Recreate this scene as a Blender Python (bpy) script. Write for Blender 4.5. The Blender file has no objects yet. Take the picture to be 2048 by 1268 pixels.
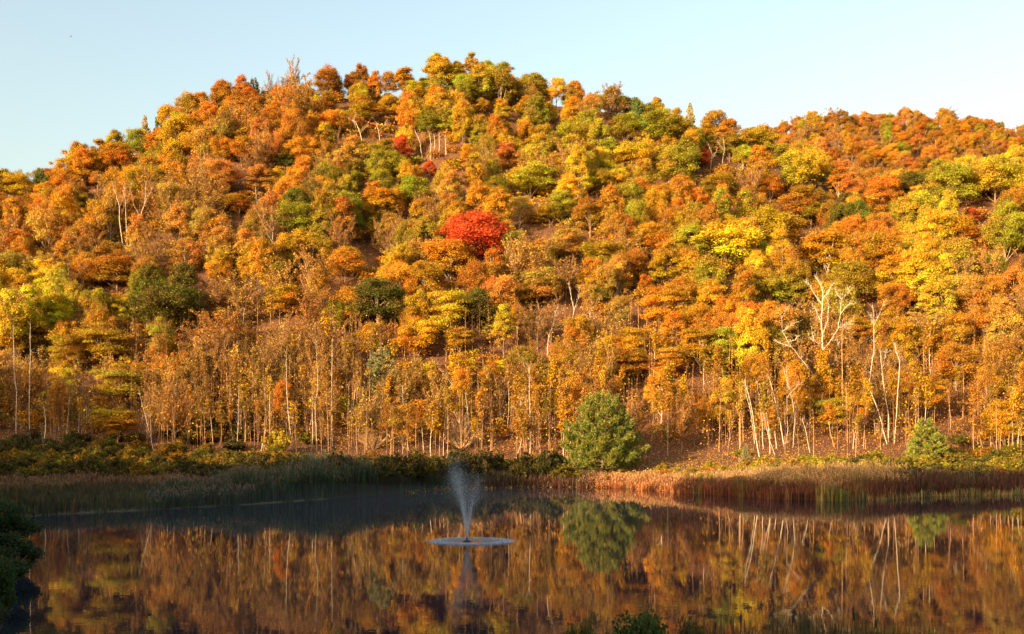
import bpy, math, random
import numpy as np
from math import radians, sin, cos, pi

# ------------------------------------------------------------------ scene, camera, light
SC = bpy.context.scene
COL = SC.collection
FPX, HOR, CX, CAMZ = 2200.0, 900.0, 1024.0, 8.0      # focal length, horizon row and centre column in a 2048 wide frame

cam_d = bpy.data.cameras.new('camera'); cam = bpy.data.objects.new('camera', cam_d); COL.objects.link(cam)
cam.location = (0, 0, CAMZ); cam.rotation_euler = (radians(90), 0, 0)
cam_d.sensor_width = 36; cam_d.lens = 36 * FPX / 2048
cam_d.shift_y = (HOR - 634) / 2048; cam_d.clip_start = .2; cam_d.clip_end = 6000
SC.camera = cam

SUN_EL = radians(13.0); SUN_AZ = math.atan2(-0.72, -0.69)          # direction TO the sun, measured from +Y towards +X
w = bpy.data.worlds.new('World'); SC.world = w; w.use_nodes = True
nt = w.node_tree
sky = nt.nodes.new('ShaderNodeTexSky'); sky.sky_type = 'NISHITA'; sky.sun_disc = False
sky.sun_elevation = SUN_EL; sky.sun_rotation = SUN_AZ % (2 * pi)
sky.air_density = 1.3; sky.dust_density = 4.0; sky.ozone_density = 0.35; sky.altitude = 0
bg = nt.nodes['Background']; bg.inputs['Strength'].default_value = 0.15
nt.links.new(sky.outputs[0], bg.inputs['Color'])

sd = bpy.data.lights.new('sun', 'SUN'); so = bpy.data.objects.new('sun', sd); COL.objects.link(so)
sd.energy = 4.7; sd.angle = radians(0.5); sd.color = (1.0, 0.76, 0.46)
tosun = np.array([sin(SUN_AZ) * cos(SUN_EL), cos(SUN_AZ) * cos(SUN_EL), sin(SUN_EL)])
import mathutils
so.rotation_euler = mathutils.Vector(tosun).to_track_quat('Z', 'Y').to_euler(); so.location = (-60, -60, 120)

SC.view_settings.view_transform = 'Standard'; SC.view_settings.look = 'None'
SC.view_settings.exposure = 1.36; SC.view_settings.gamma = 1.0; SC.view_settings.use_curve_mapping = False
SC.cycles.max_bounces = 5; SC.cycles.diffuse_bounces = 2; SC.cycles.glossy_bounces = 3
SC.cycles.transmission_bounces = 3; SC.cycles.caustics_reflective = False; SC.cycles.caustics_refractive = False

R = np.random.default_rng(7)
def U(a, b, n=None): return R.uniform(a, b, n)

# ------------------------------------------------------------------ colour
def lin(c):
    c = np.array(c, float) / 255
    return np.where(c <= .04045, c / 12.92, ((c + .055) / 1.055) ** 2.4)
PAL = {  # how each foliage colour is in itself (linear, derived from sRGB leaf colours)
    'O': (226, 146, 48), 'G': (224, 158, 42), 'Y': (244, 190, 54), 'L': (212, 176, 60), 'V': (184, 154, 50),
    'D': (120, 106, 40), 'R': (228, 98, 60), 'S': (224, 142, 82), 'B': (194, 134, 72), 'T': (216, 158, 82),
    'C': (204, 132, 50), 'P': (92, 108, 66)}
WORD = {'O': 'orange', 'G': 'golden', 'Y': 'bright yellow', 'L': 'yellow-green', 'V': 'olive green', 'D': 'dark green',
        'R': 'red', 'S': 'salmon pink', 'B': 'brown', 'T': 'tan', 'C': 'rust brown', 'P': 'blue-green'}
def pal(c, j=0.11):
    v = lin(PAL[c]) * np.array([.86, 1.0, .56]) * .82
    v = v * (1 + U(-j, j, 3) * np.array([.6, .8, 1])) * (1 + U(-1.6 * j, 1.6 * j))
    return np.clip(v, 0.01, .85)

# ------------------------------------------------------------------ mesh builder
class MB:
    def __init__(s): s.V = []; s.n = 0; s.F = []
    def add(s, v, f, mat=0, fc=(1, 1, 1)):
        v = np.asarray(v, float).reshape(-1, 3); f = np.asarray(f, int)
        fc = np.asarray(fc, float)
        if fc.ndim == 1: fc = np.tile(fc, (len(f), 1))
        s.V.append(v); s.F.append((f + s.n, mat, fc)); s.n += len(v)
    def mesh(s, name, mats, smooth=False):
        me = bpy.data.meshes.new(name)
        V = np.concatenate(s.V) if s.V else np.zeros((0, 3))
        me.vertices.add(len(V)); me.vertices.foreach_set('co', V.astype(np.float32).ravel())
        tot = np.concatenate([np.full(len(f), f.shape[1]) for f, _, _ in s.F])
        loops = np.concatenate([f.ravel() for f, _, _ in s.F])
        st = np.concatenate([[0], np.cumsum(tot)[:-1]])
        me.loops.add(len(loops)); me.loops.foreach_set('vertex_index', loops.astype(np.int32))
        me.polygons.add(len(tot)); me.polygons.foreach_set('loop_start', st.astype(np.int32))
        for m in mats: me.materials.append(m)
        me.polygons.foreach_set('material_index', np.concatenate([np.full(len(f), m) for f, m, _ in s.F]).astype(np.int32))
        if smooth: me.polygons.foreach_set('use_smooth', np.ones(len(tot), bool))
        a = me.attributes.new('fc', 'FLOAT_VECTOR', 'FACE')
        a.data.foreach_set('vector', np.concatenate([c for _, _, c in s.F]).astype(np.float32).ravel())
        me.update(calc_edges=True)
        return me
def unit(v): return v / np.maximum(np.linalg.norm(v, axis=-1, keepdims=True), 1e-9)

def tube(mb, P, rad, sides=5, mat=0, fc=(1, 1, 1), cap=False):
    P = np.asarray(P, float); k = len(P); rad = np.broadcast_to(np.asarray(rad, float), (k,))
    T = unit(np.gradient(P, axis=0)); ref = np.array([0.31, 0.95, 0.05])
    A = unit(np.cross(T, ref)); B = np.cross(T, A)
    th = np.arange(sides) * 2 * pi / sides
    ring = A[:, None, :] * np.cos(th)[None, :, None] + B[:, None, :] * np.sin(th)[None, :, None]
    V = (P[:, None, :] + ring * rad[:, None, None]).reshape(-1, 3)
    i = np.arange(k - 1)[:, None] * sides; j = np.arange(sides)[None, :]; j2 = (j + 1) % sides
    F = np.stack([i + j, i + j2, i + sides + j2, i + sides + j], -1).reshape(-1, 4)
    mb.add(V, F, mat, fc)

def leaves(mb, C, N, size, mat=0, fc=(1, 1, 1), asp=.7):
    """diamond leaf faces at centres C, facing roughly N"""
    n = len(C); N = unit(N); size = np.broadcast_to(size, (n,))[:, None]
    a = unit(np.cross(N, R.normal(size=(n, 3)))); b = np.cross(N, a)
    k = N * size * .18
    V = np.stack([C - a * size, C + b * size * asp - k, C + a * size, C - b * size * asp - k], 1).reshape(-1, 3)
    mb.add(V, np.arange(4 * n).reshape(n, 4), mat, fc)

def twigs(mb, P, D, L, wd, mat=0, fc=(1, 1, 1)):
    """thin tapering twigs from P along D"""
    n = len(P); D = unit(D); L = np.broadcast_to(L, (n,))[:, None]; wd = np.broadcast_to(wd, (n,))[:, None]
    s = unit(np.cross(D, R.normal(size=(n, 3)))) * wd * .5
    V = np.stack([P - s, P + s, P + D * L], 1).reshape(-1, 3)
    mb.add(V, np.arange(3 * n).reshape(n, 3), mat, fc)

def sph(n):
    return unit(R.normal(size=(n, 3)))
def vary(n, s=.22, h=.12):
    """per leaf colour multipliers: brightness and a shift between greener and redder"""
    b = np.exp(R.normal(0, s, n)); g = R.normal(0, h, n)
    return np.stack([b * (1 + g * .4), b * (1 - g * .7), b * (1 - g * .5)], 1)

# ------------------------------------------------------------------ materials
def newmat(name):
    m = bpy.data.materials.new(name); m.use_nodes = True; t = m.node_tree; t.nodes.clear()
    return m, t, t.nodes.new('ShaderNodeOutputMaterial')
def N(t, ty, **kw):
    n = t.nodes.new(ty)
    for k, v in kw.items():
        if hasattr(n, k): setattr(n, k, v)
        else: n.inputs[k].default_value = v
    return n
def mixc(t, blend, fac, a, b):
    n = t.nodes.new('ShaderNodeMix'); n.data_type = 'RGBA'; n.blend_type = blend
    for s, v in ((n.inputs[0], fac), (n.inputs[6], a), (n.inputs[7], b)):
        if hasattr(v, 'links'): t.links.new(v, s)
        else: s.default_value = v
    return n.outputs[2]

def foliage_mat(name, trans=.42, rough=.6, gloss=.012):
    m, t, out = newmat(name)
    oi = t.nodes.new('ShaderNodeObjectInfo'); at = t.nodes.new('ShaderNodeAttribute'); at.attribute_name = 'fc'
    c = mixc(t, 'MULTIPLY', 1.0, oi.outputs['Color'], at.outputs['Vector'])
    d = N(t, 'ShaderNodeBsdfDiffuse'); tr = N(t, 'ShaderNodeBsdfTranslucent'); mx = N(t, 'ShaderNodeMixShader'); mx.inputs[0].default_value = trans
    t.links.new(c, d.inputs[0]); t.links.new(c, tr.inputs[0])
    t.links.new(d.outputs[0], mx.inputs[1]); t.links.new(tr.outputs[0], mx.inputs[2])
    g = N(t, 'ShaderNodeBsdfGlossy'); g.inputs['Roughness'].default_value = rough; g.inputs[0].default_value = (1, 1, 1, 1)
    m2 = N(t, 'ShaderNodeMixShader'); m2.inputs[0].default_value = gloss
    t.links.new(mx.outputs[0], m2.inputs[1]); t.links.new(g.outputs[0], m2.inputs[2]); t.links.new(m2.outputs[0], out.inputs[0])
    return m
M_LEAF = foliage_mat('leaves'); M_NEEDLE = foliage_mat('needles', .15, .5, .03); M_REED = foliage_mat('reed_blades', .3, .5, .02)

def twig_mat():
    m, t, out = newmat('twigs'); at = t.nodes.new('ShaderNodeAttribute'); at.attribute_name = 'fc'
    d = N(t, 'ShaderNodeBsdfDiffuse'); t.links.new(at.outputs['Vector'], d.inputs[0]); t.links.new(d.outputs[0], out.inputs[0]); return m
M_TWIG = twig_mat()
TW = lin((176, 128, 82)) * .55

def bark_mat(name, birch):
    m, t, out = newmat(name)
    oi = t.nodes.new('ShaderNodeObjectInfo'); tc = t.nodes.new('ShaderNodeTexCoord'); mp = t.nodes.new('ShaderNodeMapping')
    mp.inputs['Scale'].default_value = (1.2, 1.2, 5.0) if birch else (5, 5, .8)
    t.links.new(tc.outputs['Object'], mp.inputs[0])
    n = N(t, 'ShaderNodeTexNoise'); n.inputs['Scale'].default_value = 1.3; n.inputs['Detail'].default_value = 5
    t.links.new(mp.outputs[0], n.inputs['Vector'])
    r = t.nodes.new('ShaderNodeValToRGB')
    if birch: r.color_ramp.elements[0].position = .34; r.color_ramp.elements[0].color = (.12, .1, .09, 1); r.color_ramp.elements[1].position = .44; r.color_ramp.elements[1].color = (1, 1, 1, 1)
    else: r.color_ramp.elements[0].position = .3; r.color_ramp.elements[0].color = (.4, .38, .36, 1); r.color_ramp.elements[1].position = .7; r.color_ramp.elements[1].color = (1.1, 1.1, 1.1, 1)
    t.links.new(n.outputs[0], r.inputs[0])
    c = mixc(t, 'MULTIPLY', 1.0, oi.outputs['Color'], r.outputs[0])
    b = t.nodes.new('ShaderNodeBsdfPrincipled'); b.inputs['Roughness'].default_value = .85
    bp = N(t, 'ShaderNodeBump'); bp.inputs['Strength'].default_value = .4; bp.inputs['Distance'].default_value = .05
    t.links.new(n.outputs[0], bp.inputs['Height']); t.links.new(bp.outputs[0], b.inputs['Normal'])
    t.links.new(c, b.inputs['Base Color']); t.links.new(b.outputs[0], out.inputs[0]); return m
M_BARK = bark_mat('grey_brown_bark', False); M_BIRCH = bark_mat('pale_birch_bark', True)

def ground_mat():
    m, t, out = newmat('leaf_covered_ground')
    g = t.nodes.new('ShaderNodeNewGeometry'); at = t.nodes.new('ShaderNodeAttribute'); at.attribute_name = 'wood'
    n1 = N(t, 'ShaderNodeTexNoise'); n1.inputs['Scale'].default_value = 2.6; n1.inputs['Detail'].default_value = 8; n1.inputs['Roughness'].default_value = .75
    t.links.new(g.outputs['Position'], n1.inputs['Vector'])
    r1 = t.nodes.new('ShaderNodeValToRGB'); e = r1.color_ramp.elements
    e[0].position = .34; e[0].color = (.03, .012, .005, 1); e[1].position = .70; e[1].color = (.36, .17, .045, 1)
    q = e.new(.45); q.color = (.085, .03, .010, 1); q = e.new(.57); q.color = (.20, .075, .02, 1)
    t.links.new(n1.outputs[0], r1.inputs[0])
    r2 = t.nodes.new('ShaderNodeValToRGB'); e = r2.color_ramp.elements
    e[0].position = .3; e[0].color = (.025, .03, .012, 1); e[1].position = .7; e[1].color = (.16, .12, .04, 1)
    t.links.new(n1.outputs[0], r2.inputs[0])
    c = mixc(t, 'MIX', at.outputs['Fac'], r2.outputs[0], r1.outputs[0])
    b = t.nodes.new('ShaderNodeBsdfPrincipled'); b.inputs['Roughness'].default_value = .95
    bp = N(t, 'ShaderNodeBump'); bp.inputs['Strength'].default_value = .8; bp.inputs['Distance'].default_value = .3
    t.links.new(n1.outputs[0], bp.inputs['Height']); t.links.new(bp.outputs[0], b.inputs['Normal'])
    t.links.new(c, b.inputs['Base Color']); t.links.new(b.outputs[0], out.inputs[0]); return m
M_GROUND = ground_mat()

def water_mat():
    m, t, out = newmat('pond_water')
    g = t.nodes.new('ShaderNodeNewGeometry')
    mp = t.nodes.new('ShaderNodeMapping'); mp.inputs['Scale'].default_value = (1.0, 1.3, 1); t.links.new(g.outputs['Position'], mp.inputs[0])
    n1 = N(t, 'ShaderNodeTexNoise'); n1.inputs['Scale'].default_value = 1.5; n1.inputs['Detail'].default_value = 2; n1.inputs['Roughness'].default_value = .4
    n2 = N(t, 'ShaderNodeTexNoise'); n2.inputs['Scale'].default_value = .05; n2.inputs['Detail'].default_value = 3
    t.links.new(mp.outputs[0], n1.inputs['Vector']); t.links.new(g.outputs['Position'], n2.inputs['Vector'])
    r = t.nodes.new('ShaderNodeMapRange'); r.inputs[1].default_value = .35; r.inputs[2].default_value = .68; r.inputs[3].default_value = .35; r.inputs[4].default_value = 1.0
    t.links.new(n2.outputs[0], r.inputs[0])
    mu = t.nodes.new('ShaderNodeMath'); mu.operation = 'MULTIPLY'; t.links.new(n1.outputs[0], mu.inputs[0]); t.links.new(r.outputs[0], mu.inputs[1])
    bp = N(t, 'ShaderNodeBump'); bp.inputs['Strength'].default_value = 1.0; bp.inputs['Distance'].default_value = .0020
    t.links.new(mu.outputs[0], bp.inputs['Height'])
    b = t.nodes.new('ShaderNodeBsdfPrincipled'); b.inputs['Base Color'].default_value = (.013, .016, .022, 1)
    b.inputs['Roughness'].default_value = .012; b.inputs['IOR'].default_value = 1.333; b.inputs['Specular IOR Level'].default_value = .08
    t.links.new(bp.outputs[0], b.inputs['Normal']); t.links.new(b.outputs[0], out.inputs[0]); return m
M_WATER = water_mat()

def plain(name, col, rough=.6, **kw):
    m, t, out = newmat(name); b = t.nodes.new('ShaderNodeBsdfPrincipled')
    n = N(t, 'ShaderNodeTexNoise'); n.inputs['Scale'].default_value = 6; n.inputs['Detail'].default_value = 4
    c = mixc(t, 'MIX', n.outputs[0], (*[x * .7 for x in col], 1), (*[min(1, x * 1.25) for x in col], 1))
    t.links.new(c, b.inputs['Base Color']); b.inputs['Roughness'].default_value = rough
    for k, v in kw.items(): b.inputs[k.replace('_', ' ')].default_value = v
    t.links.new(b.outputs[0], out.inputs[0]); return m

# ------------------------------------------------------------------ objects
def obj(name, me, parent=None, color=None, loc=None, kind=None, label=None, cat=None, group=None):
    o = bpy.data.objects.new(name, me); COL.objects.link(o)
    if parent is not None: o.parent = parent
    if color is not None: o.color = (*[float(c) for c in color], 1)
    if loc is not None: o.location = loc
    if kind: o['kind'] = kind
    if label: o['label'] = label
    if cat: o['category'] = cat
    if group: o['group'] = group
    return o

# ------------------------------------------------------------------ terrain
def tx(x): return (np.asarray(x, float) - CX) / FPX
SHX = [-600, 0, 80, 300, 500, 650, 800, 900, 1020, 1150, 1250, 1350, 1480, 1560, 1680, 1780, 1850, 2048, 2600]
SHY = [118, 126, 134, 146, 161, 178, 203, 224, 236, 240, 232, 208, 190, 178, 174, 180, 190, 200, 205]
def shore(t): return np.interp(t, tx(SHX), SHY)
RX = [-900, -300, 0, 60, 120, 200, 290, 380, 470, 590, 700, 830, 870, 940, 1000, 1050, 1160, 1220, 1270, 1380, 1440, 1500, 1550, 1600, 1660, 1720, 1800, 1900, 2048, 2400, 3000]
RY = [560, 430, 352, 345, 325, 290, 245, 205, 183, 158, 152, 155, 122, 112, 135, 155, 165, 180, 205, 222, 240, 258, 288, 310, 335, 352, 362, 330, 315, 340, 460]
def ridgeY(t): return np.interp(t, tx([-600, 0, 500, 940, 1300, 1550, 1750, 2048, 2700]), [430, 450, 500, 520, 505, 480, 455, 450, 430])
def ridgeZ(t): return 8 + (HOR - np.interp(t, tx(RX), RY) - 57) / FPX * ridgeY(t)
B2X = [900, 1100, 1300, 1450, 1540, 1600, 1700, 1800, 1900, 2000, 2060, 2500, 3000]
B2Z = [120, 150, 195, 222, 232, 240, 243, 245, 243, 237, 229, 200, 150]
def vnoise(X, Y, s, seed=0):
    X = X / s + seed * 13.7; Y = Y / s + seed * 7.3
    i = np.floor(X); j = np.floor(Y); fx = X - i; fy = Y - j; fx = fx * fx * (3 - 2 * fx); fy = fy * fy * (3 - 2 * fy)
    def h(a, b):
        v = np.sin(a * 127.1 + b * 311.7 + seed * 74.7) * 43758.5453; return v - np.floor(v)
    return (h(i, j) * (1 - fx) + h(i + 1, j) * fx) * (1 - fy) + (h(i, j + 1) * (1 - fx) + h(i + 1, j + 1) * fx) * fy - .5
def ground(X, Y):
    X = np.asarray(X, float); Y = np.asarray(Y, float); X, Y = np.broadcast_arrays(X, Y)
    Yc = np.maximum(Y, 60.); t = X / Yc; S = Y - shore(t)
    zb = np.interp(S, [-14, -4, 0, 3, 12, 35, 60, 150, 400], [-2.5, -.9, -.02, .5, 1.0, 1.7, 2.6, 6.8, 8.0])
    wv = Y - 268
    h = np.interp(wv, [0, 12, 25, 52], [0, 1.6, 4.6, 12.5])
    Rr = ridgeY(t); Zr = ridgeZ(t)
    k = (Zr - 16.5) / (Rr - 320)
    hill = zb + h + np.clip(wv - 52, 0, None) * k
    Z2 = np.interp(t, tx(B2X), B2Z)
    vy = Rr + 90; vz = Zr - 42
    beyond = np.interp(Y - Rr, [0, 1], [0, 1]) * 0 + np.where(Y < vy, Zr + (vz - Zr) * (Y - Rr) / 90.,
             np.where(Y < 800, vz + (Z2 - vz) * np.clip((Y - vy) / (800 - vy), 0, 1), Z2 - (Y - 800) * .25))
    z = np.where(Y < Rr, hill, beyond)
    z = z + np.clip((Y - 285) / 60, 0, 1) * (vnoise(X, Y, 42, 1) * 9 + vnoise(X, Y, 17, 2) * 3) * np.clip((1000 - Y) / 300, 0, 1) * np.where(Y < Rr, np.clip((Rr - Y) / 60 + .3, 0, 1), .3)
    # left shore and near shore of the pond
    left = X + .478 * Y + 2.0 * np.sin(Y * .07) + vnoise(X, Y, 11, 5) * 3       # < 0 is land on the left
    zl = np.interp(-left, [-14, -4, 0, 3, 14, 60], [-2.5, -.9, -.02, .5, 1.6, 5.5])
    near = 33 + X * .02 + 2 * np.sin(X * .11) - Y                               # > 0 is our own bank
    zn = np.interp(near, [-14, -4, 0, 4, 14, 30, 80], [-2.5, -.9, -.02, .9, 3.0, 6.1, 9.0])
    z = np.where(Y < 150, np.maximum(np.maximum(z, zl), zn), z)
    # right shore
    right = X - .56 * Y - 6
    zr = np.interp(right, [-14, -4, 0, 3, 14, 60], [-2.5, -.9, -.02, .5, 1.6, 5.5])
    z = np.where(Y < 165, np.maximum(z, zr), z)
    # unseen wooded rise behind left, its heights shaped to shade pond and banks
    u = .69 * X - .72 * Y; v = .72 * X + .69 * Y
    Hc = np.interp(u, [-420, -330, -295, -265, -235, -208, -185, -174, -134, -118, -84, 0, 150, 300], [60, 70, 67, 56, 44, 39.5, 49.5, 52, 52, 58.5, 70, 62, 55, 40]) - 9
    wgt = np.interp(v, [-400, -140, -70, -50, -30, -6], [1, 1, 1, 1, .8, 0])
    z = z + wgt * np.maximum(0, Hc + np.clip(-50 - v, 0, 200) * .03 - z)
    return z
def g1(x, y): return float(ground(x, y))
def py_of(x, y, z): return HOR - FPX * (z - CAMZ) / y
YS = np.arange(120, 900, .5)
def depth_for(px, py, ymin=None):
    """distance at which the ground seen in this direction stands at row py"""
    t = float(tx(px)); y = YS[YS > float(shore(t)) + 1]
    if ymin: y = y[y >= ymin]
    p = HOR - FPX * (ground(t * y, y) - CAMZ) / y
    k = np.where(p <= py)[0]
    return float(y[k[0]]) if len(k) else float(ridgeY(t))

def terrain():
    ys = np.concatenate([np.arange(-330, -20, 10), np.arange(-20, 120, 2.0), np.arange(120, 330, 1.5), np.arange(330, 560, 4), np.arange(560, 1100, 14), [1200, 1500, 2500, 5000]])
    s = np.linspace(-1, 1, 330); xs = 520 * (.35 * s + .65 * np.sign(s) * np.abs(s) ** 2.2)
    xs = np.concatenate([[-3500, -1500, -900, -680], xs, [680, 900, 1500, 3500]])
    X, Y = np.meshgrid(xs, ys); Z = ground(X, Y)
    Z = np.where(Y > 1150, -40, Z)
    V = np.stack([X, Y, Z], -1).reshape(-1, 3); nx = len(xs); ny = len(ys)
    i = np.arange(ny - 1)[:, None] * nx + np.arange(nx - 1)[None, :]
    F = np.stack([i, i + 1, i + nx + 1, i + nx], -1).reshape(-1, 4)
    mb = MB(); mb.add(V, F); me = mb.mesh('hillside', [M_GROUND], True)
    a = me.attributes.new('wood', 'FLOAT', 'POINT')
    wd = np.clip((Y - 262 + 8 * vnoise(X, Y, 9, 3)) / 16, 0, 1).ravel(); wd = np.maximum(wd, np.clip((-(.72 * X + .69 * Y) - 15) / 20, 0, 1).ravel())
    a.data.foreach_set('value', wd.astype(np.float32))
    obj('hillside', me, kind='structure', label='leaf covered ground rising from the pond shore to the ridges')
terrain()
mb = MB()
mb.add([(-260, 20, 0), (260, 20, 0), (260, 262, 0), (-260, 262, 0)], [[0, 1, 2, 3]])
obj('pond_water', mb.mesh('pond_water', [M_WATER]), kind='structure', label='still dark pond water mirroring the hillside')

# ------------------------------------------------------------------ tree meshes
CR_ARR = []
def crown_mesh(kind, seed, nl=19000, leaf=.165, W=12., H=14.2, z0=1.5, fill=0):
    if kind == 'tall': W, H = 9.6, 15.5
    if kind == 'spire': W, H = 6.4, 16.; nl = int(nl * .7)
    """returns (crown mesh, trunk mesh). Crown: clumps of leaves set round limbs; trunk: stem with limbs reaching into the clumps"""
    global R
    R = np.random.default_rng(seed)
    ncl = {'round': 95, 'tall': 85, 'layer': 44, 'ragged': 60, 'spire': 60}[kind]
    d = sph(ncl * 3); 
    if kind != 'layer': d = d[d[:, 2] > -.9]
    d = d[:ncl]; n = len(d)
    d0 = sph(3); lob = 1 + .28 * np.clip(d @ d0[0] - .4, 0, 1) - .5 * np.clip(d @ d0[1] - .55, 0, 1) + .2 * np.clip(d @ d0[2] - .4, 0, 1)
    rr = U(.5, .92, n) * lob
    c = d * rr[:, None] * np.array([W / 2, W / 2, H / 2]) * .82
    zz = c[:, 2] / (H / 2)
    if kind == 'round': c[:, :2] *= (1.06 - .22 * np.clip(zz, 0, 1) ** 2)[:, None]
    if kind == 'tall': c[:, :2] *= (1.05 - .35 * zz)[:, None]
    if kind == 'spire': c[:, :2] *= (1.0 - .5 * zz)[:, None]
    if kind == 'ragged': c *= U(.7, 1.2, n)[:, None]
    c[:, 2] += z0 + H / 2
    rc = W * U(.06, .15, n) * (1.25 if kind == 'spire' else 1)
    flat = .42 if kind == 'layer' else .78
    if kind == 'layer': rc *= 1.35
    wgt = rc ** 2 * U(.6, 1.3, n); wgt /= wgt.sum()
    k = R.choice(n, nl, p=wgt); q = sph(nl); q[:, 2] = np.where(q[:, 2] < -.6, -q[:, 2], q[:, 2])
    rad = rc[k] * U(.5, 1.1, nl) * (1 + .25 * R.normal(size=nl))
    C = c[k] + q * rad[:, None] * np.array([1, 1, flat])
    dv = sph(1)[0]; hue = R.normal(0, .06, n) + .19 * ((c - c.mean(0)) / 5) @ dv; br = np.exp(R.normal(0, .13, n))
    fc = vary(nl, .2, .08) * br[k][:, None] * np.stack([1 + hue[k] * .5, 1 - hue[k], 1 - hue[k] * .6], 1)
    cr = MB(); nn = unit(q + .75 * R.normal(size=(nl, 3)) + np.array([0, 0, .25]))
    leaves(cr, C, nn, leaf * U(.6, 1.25, nl), 0, fc)
    CR_ARR.append((C, nn, fc))
    # fine twigs amongst the leaves
    nt_ = 900; kk = R.choice(n, nt_); P = c[kk] + sph(nt_) * rc[kk][:, None] * .5
    twigs(cr, P, (P - np.array([0, 0, z0 + H * .2])) + R.normal(size=(nt_, 3)) * 2, U(.9, 2.2, nt_), .055, 1, TW)
    tr = MB(); top = z0 + H * .8
    bend = R.normal(0, .35, 2)
    tz = np.linspace(0, top, 8); tp = np.stack([bend[0] * np.sin(tz / top * 3), bend[1] * np.sin(tz / top * 2.4), tz], 1)
    tp[0, 2] = -.8
    tube(tr, tp, .21 * (1 - tz / top * .85), 6)
    for i in R.permutation(n)[:16]:
        e = c[i]; s_ = min(max(z0 * .6, e[2] - U(.25, .5) * H), top * .85); f = s_ / top
        b = np.array([bend[0] * np.sin(f * 3), bend[1] * np.sin(f * 2.4), s_])
        m_ = (b + e) / 2 + np.array([0, 0, -.4]) + R.normal(0, .3, 3)
        tube(tr, [b, m_, e], [.10 * (1 - f * .5), .06, .025], 4)
    return cr.mesh(kind + '_crown', [M_LEAF, M_TWIG]), tr.mesh(kind + '_trunk', [M_BARK], True)

def twiggy_mesh(seed, nleaf=900, W=10., H=12.4, z0=2.8, dens=1.0, leaf=.22):
    global R
    R = np.random.default_rng(seed)
    tr = MB(); cr = MB(); top = z0 + H * .7
    tz = np.linspace(0, top, 8); bx, by = R.normal(0, .4, 2)
    tp = np.stack([bx * np.sin(tz / top * 3), by * np.sin(tz / top * 2), tz], 1); tp[0, 2] = -.8
    tube(tr, tp, .2 * (1 - tz / top * .8), 6)
    P0 = []; D0 = []
    nlimb = 15
    for i in range(nlimb):
        a = i * 2.399 + U(-.4, .4); el = U(.15, 1.0); rr = W / 2 * np.sqrt(1 - (el - .3) ** 2 * .7) * U(.7, 1.0)
        e = np.array([cos(a) * rr, sin(a) * rr, z0 + H * el]); s_ = z0 * .7 + (e[2] - z0) * U(.1, .45)
        b = np.array([0, 0, s_]); m1 = b + (e - b) * .45 + np.array([0, 0, -.06 * rr]) + R.normal(0, .25, 3)
        pts = np.array([b, m1, e]); tube(tr, pts, [.085, .055, .02], 4)
        ns = 9
        for f in np.linspace(.25, 1, ns):
            p = b + (m1 - b) * f * 2 if f < .5 else m1 + (e - m1) * (f - .5) * 2
            dd = unit((e - b) / np.linalg.norm(e - b) * .6 + R.normal(0, .55, 3) + np.array([0, 0, .6])); L = U(1.2, 2.8)
            tube(tr, [p, p + dd * L * .5 + R.normal(0, .1, 3), p + dd * L + [0, 0, .2]], [.035, .022, .01], 3)
            nn = int(30 * dens)
            ff = U(.1, 1, nn)[:, None]; P0.append(p + dd * L * ff); D0.append(dd[None] * .8 + R.normal(0, .55, (nn, 3)) + np.array([0, 0, .45]))
    P = np.concatenate(P0); D = np.concatenate(D0); n = len(P)
    b = np.exp(R.normal(0, .25, n))[:, None]
    L = U(.7, 1.7, n)
    twigs(cr, P, D, L, U(.045, .085, n), 1, TW * b)
    k = R.choice(n, nleaf); C = P[k] + unit(D[k]) * (L[k] * U(.4, 1.0, nleaf))[:, None] + R.normal(0, .12, (nleaf, 3))
    leaves(cr, C, R.normal(size=(nleaf, 3)), leaf * U(.6, 1.2, nleaf), 0, vary(nleaf, .25, .12))
    return cr.mesh('twiggy_crown', [M_LEAF, M_TWIG]), tr.mesh('twiggy_trunk', [M_BARK], True)

def slender_mesh(seed, nleaf=260, H=16., leafz=.45):
    global R
    R = np.random.default_rng(seed)
    tr = MB(); cr = MB(); k = 9
    tz = np.linspace(0, H, k); lean = R.normal(0, .035, 2); ph = U(0, 6, 2)
    tp = np.stack([lean[0] * tz + .22 * np.sin(tz * .35 + ph[0]), lean[1] * tz + .2 * np.sin(tz * .3 + ph[1]), tz], 1); tp[0, 2] = -.6
    tube(tr, tp, .105 * (1 - tz / H * .8) + .008, 5)
    P0 = []; D0 = []
    for i in range(20):
        z = H * U(.52, .98); b = np.array([np.interp(z, tz, tp[:, 0]), np.interp(z, tz, tp[:, 1]), z]); a = U(0, 2 * pi)
        L = U(.7, 2.1) * (1.15 - z / H * .7); dd = unit(np.array([cos(a), sin(a), U(.7, 1.9)]))
        tube(tr, [b, b + dd * L * .5, b + dd * L + [0, 0, .25]], [.035, .022, .008], 3)
        n = 16; ff = U(.15, 1, n)[:, None]; P0.append(b + dd * L * ff); D0.append(dd[None] * .7 + R.normal(0, .45, (n, 3)) + np.array([0, 0, .8]))
    P = np.concatenate(P0); D = np.concatenate(D0); n = len(P); L = U(.5, 1.5, n)
    twigs(cr, P, D, L, U(.035, .06, n), 1, TW * np.exp(R.normal(0, .25, n))[:, None])
    kk = R.choice(n, nleaf); C = P[kk] + unit(D[kk]) * (L[kk] * U(.3, 1, nleaf))[:, None] + R.normal(0, .25, (nleaf, 3))
    leaves(cr, C, R.normal(size=(nleaf, 3)), .22 * U(.6, 1.3, nleaf), 0, vary(nleaf, .3, .12))
    return cr.mesh('slender_crown', [M_LEAF, M_TWIG]), tr.mesh('slender_trunk', [M_BARK], True)

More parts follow.
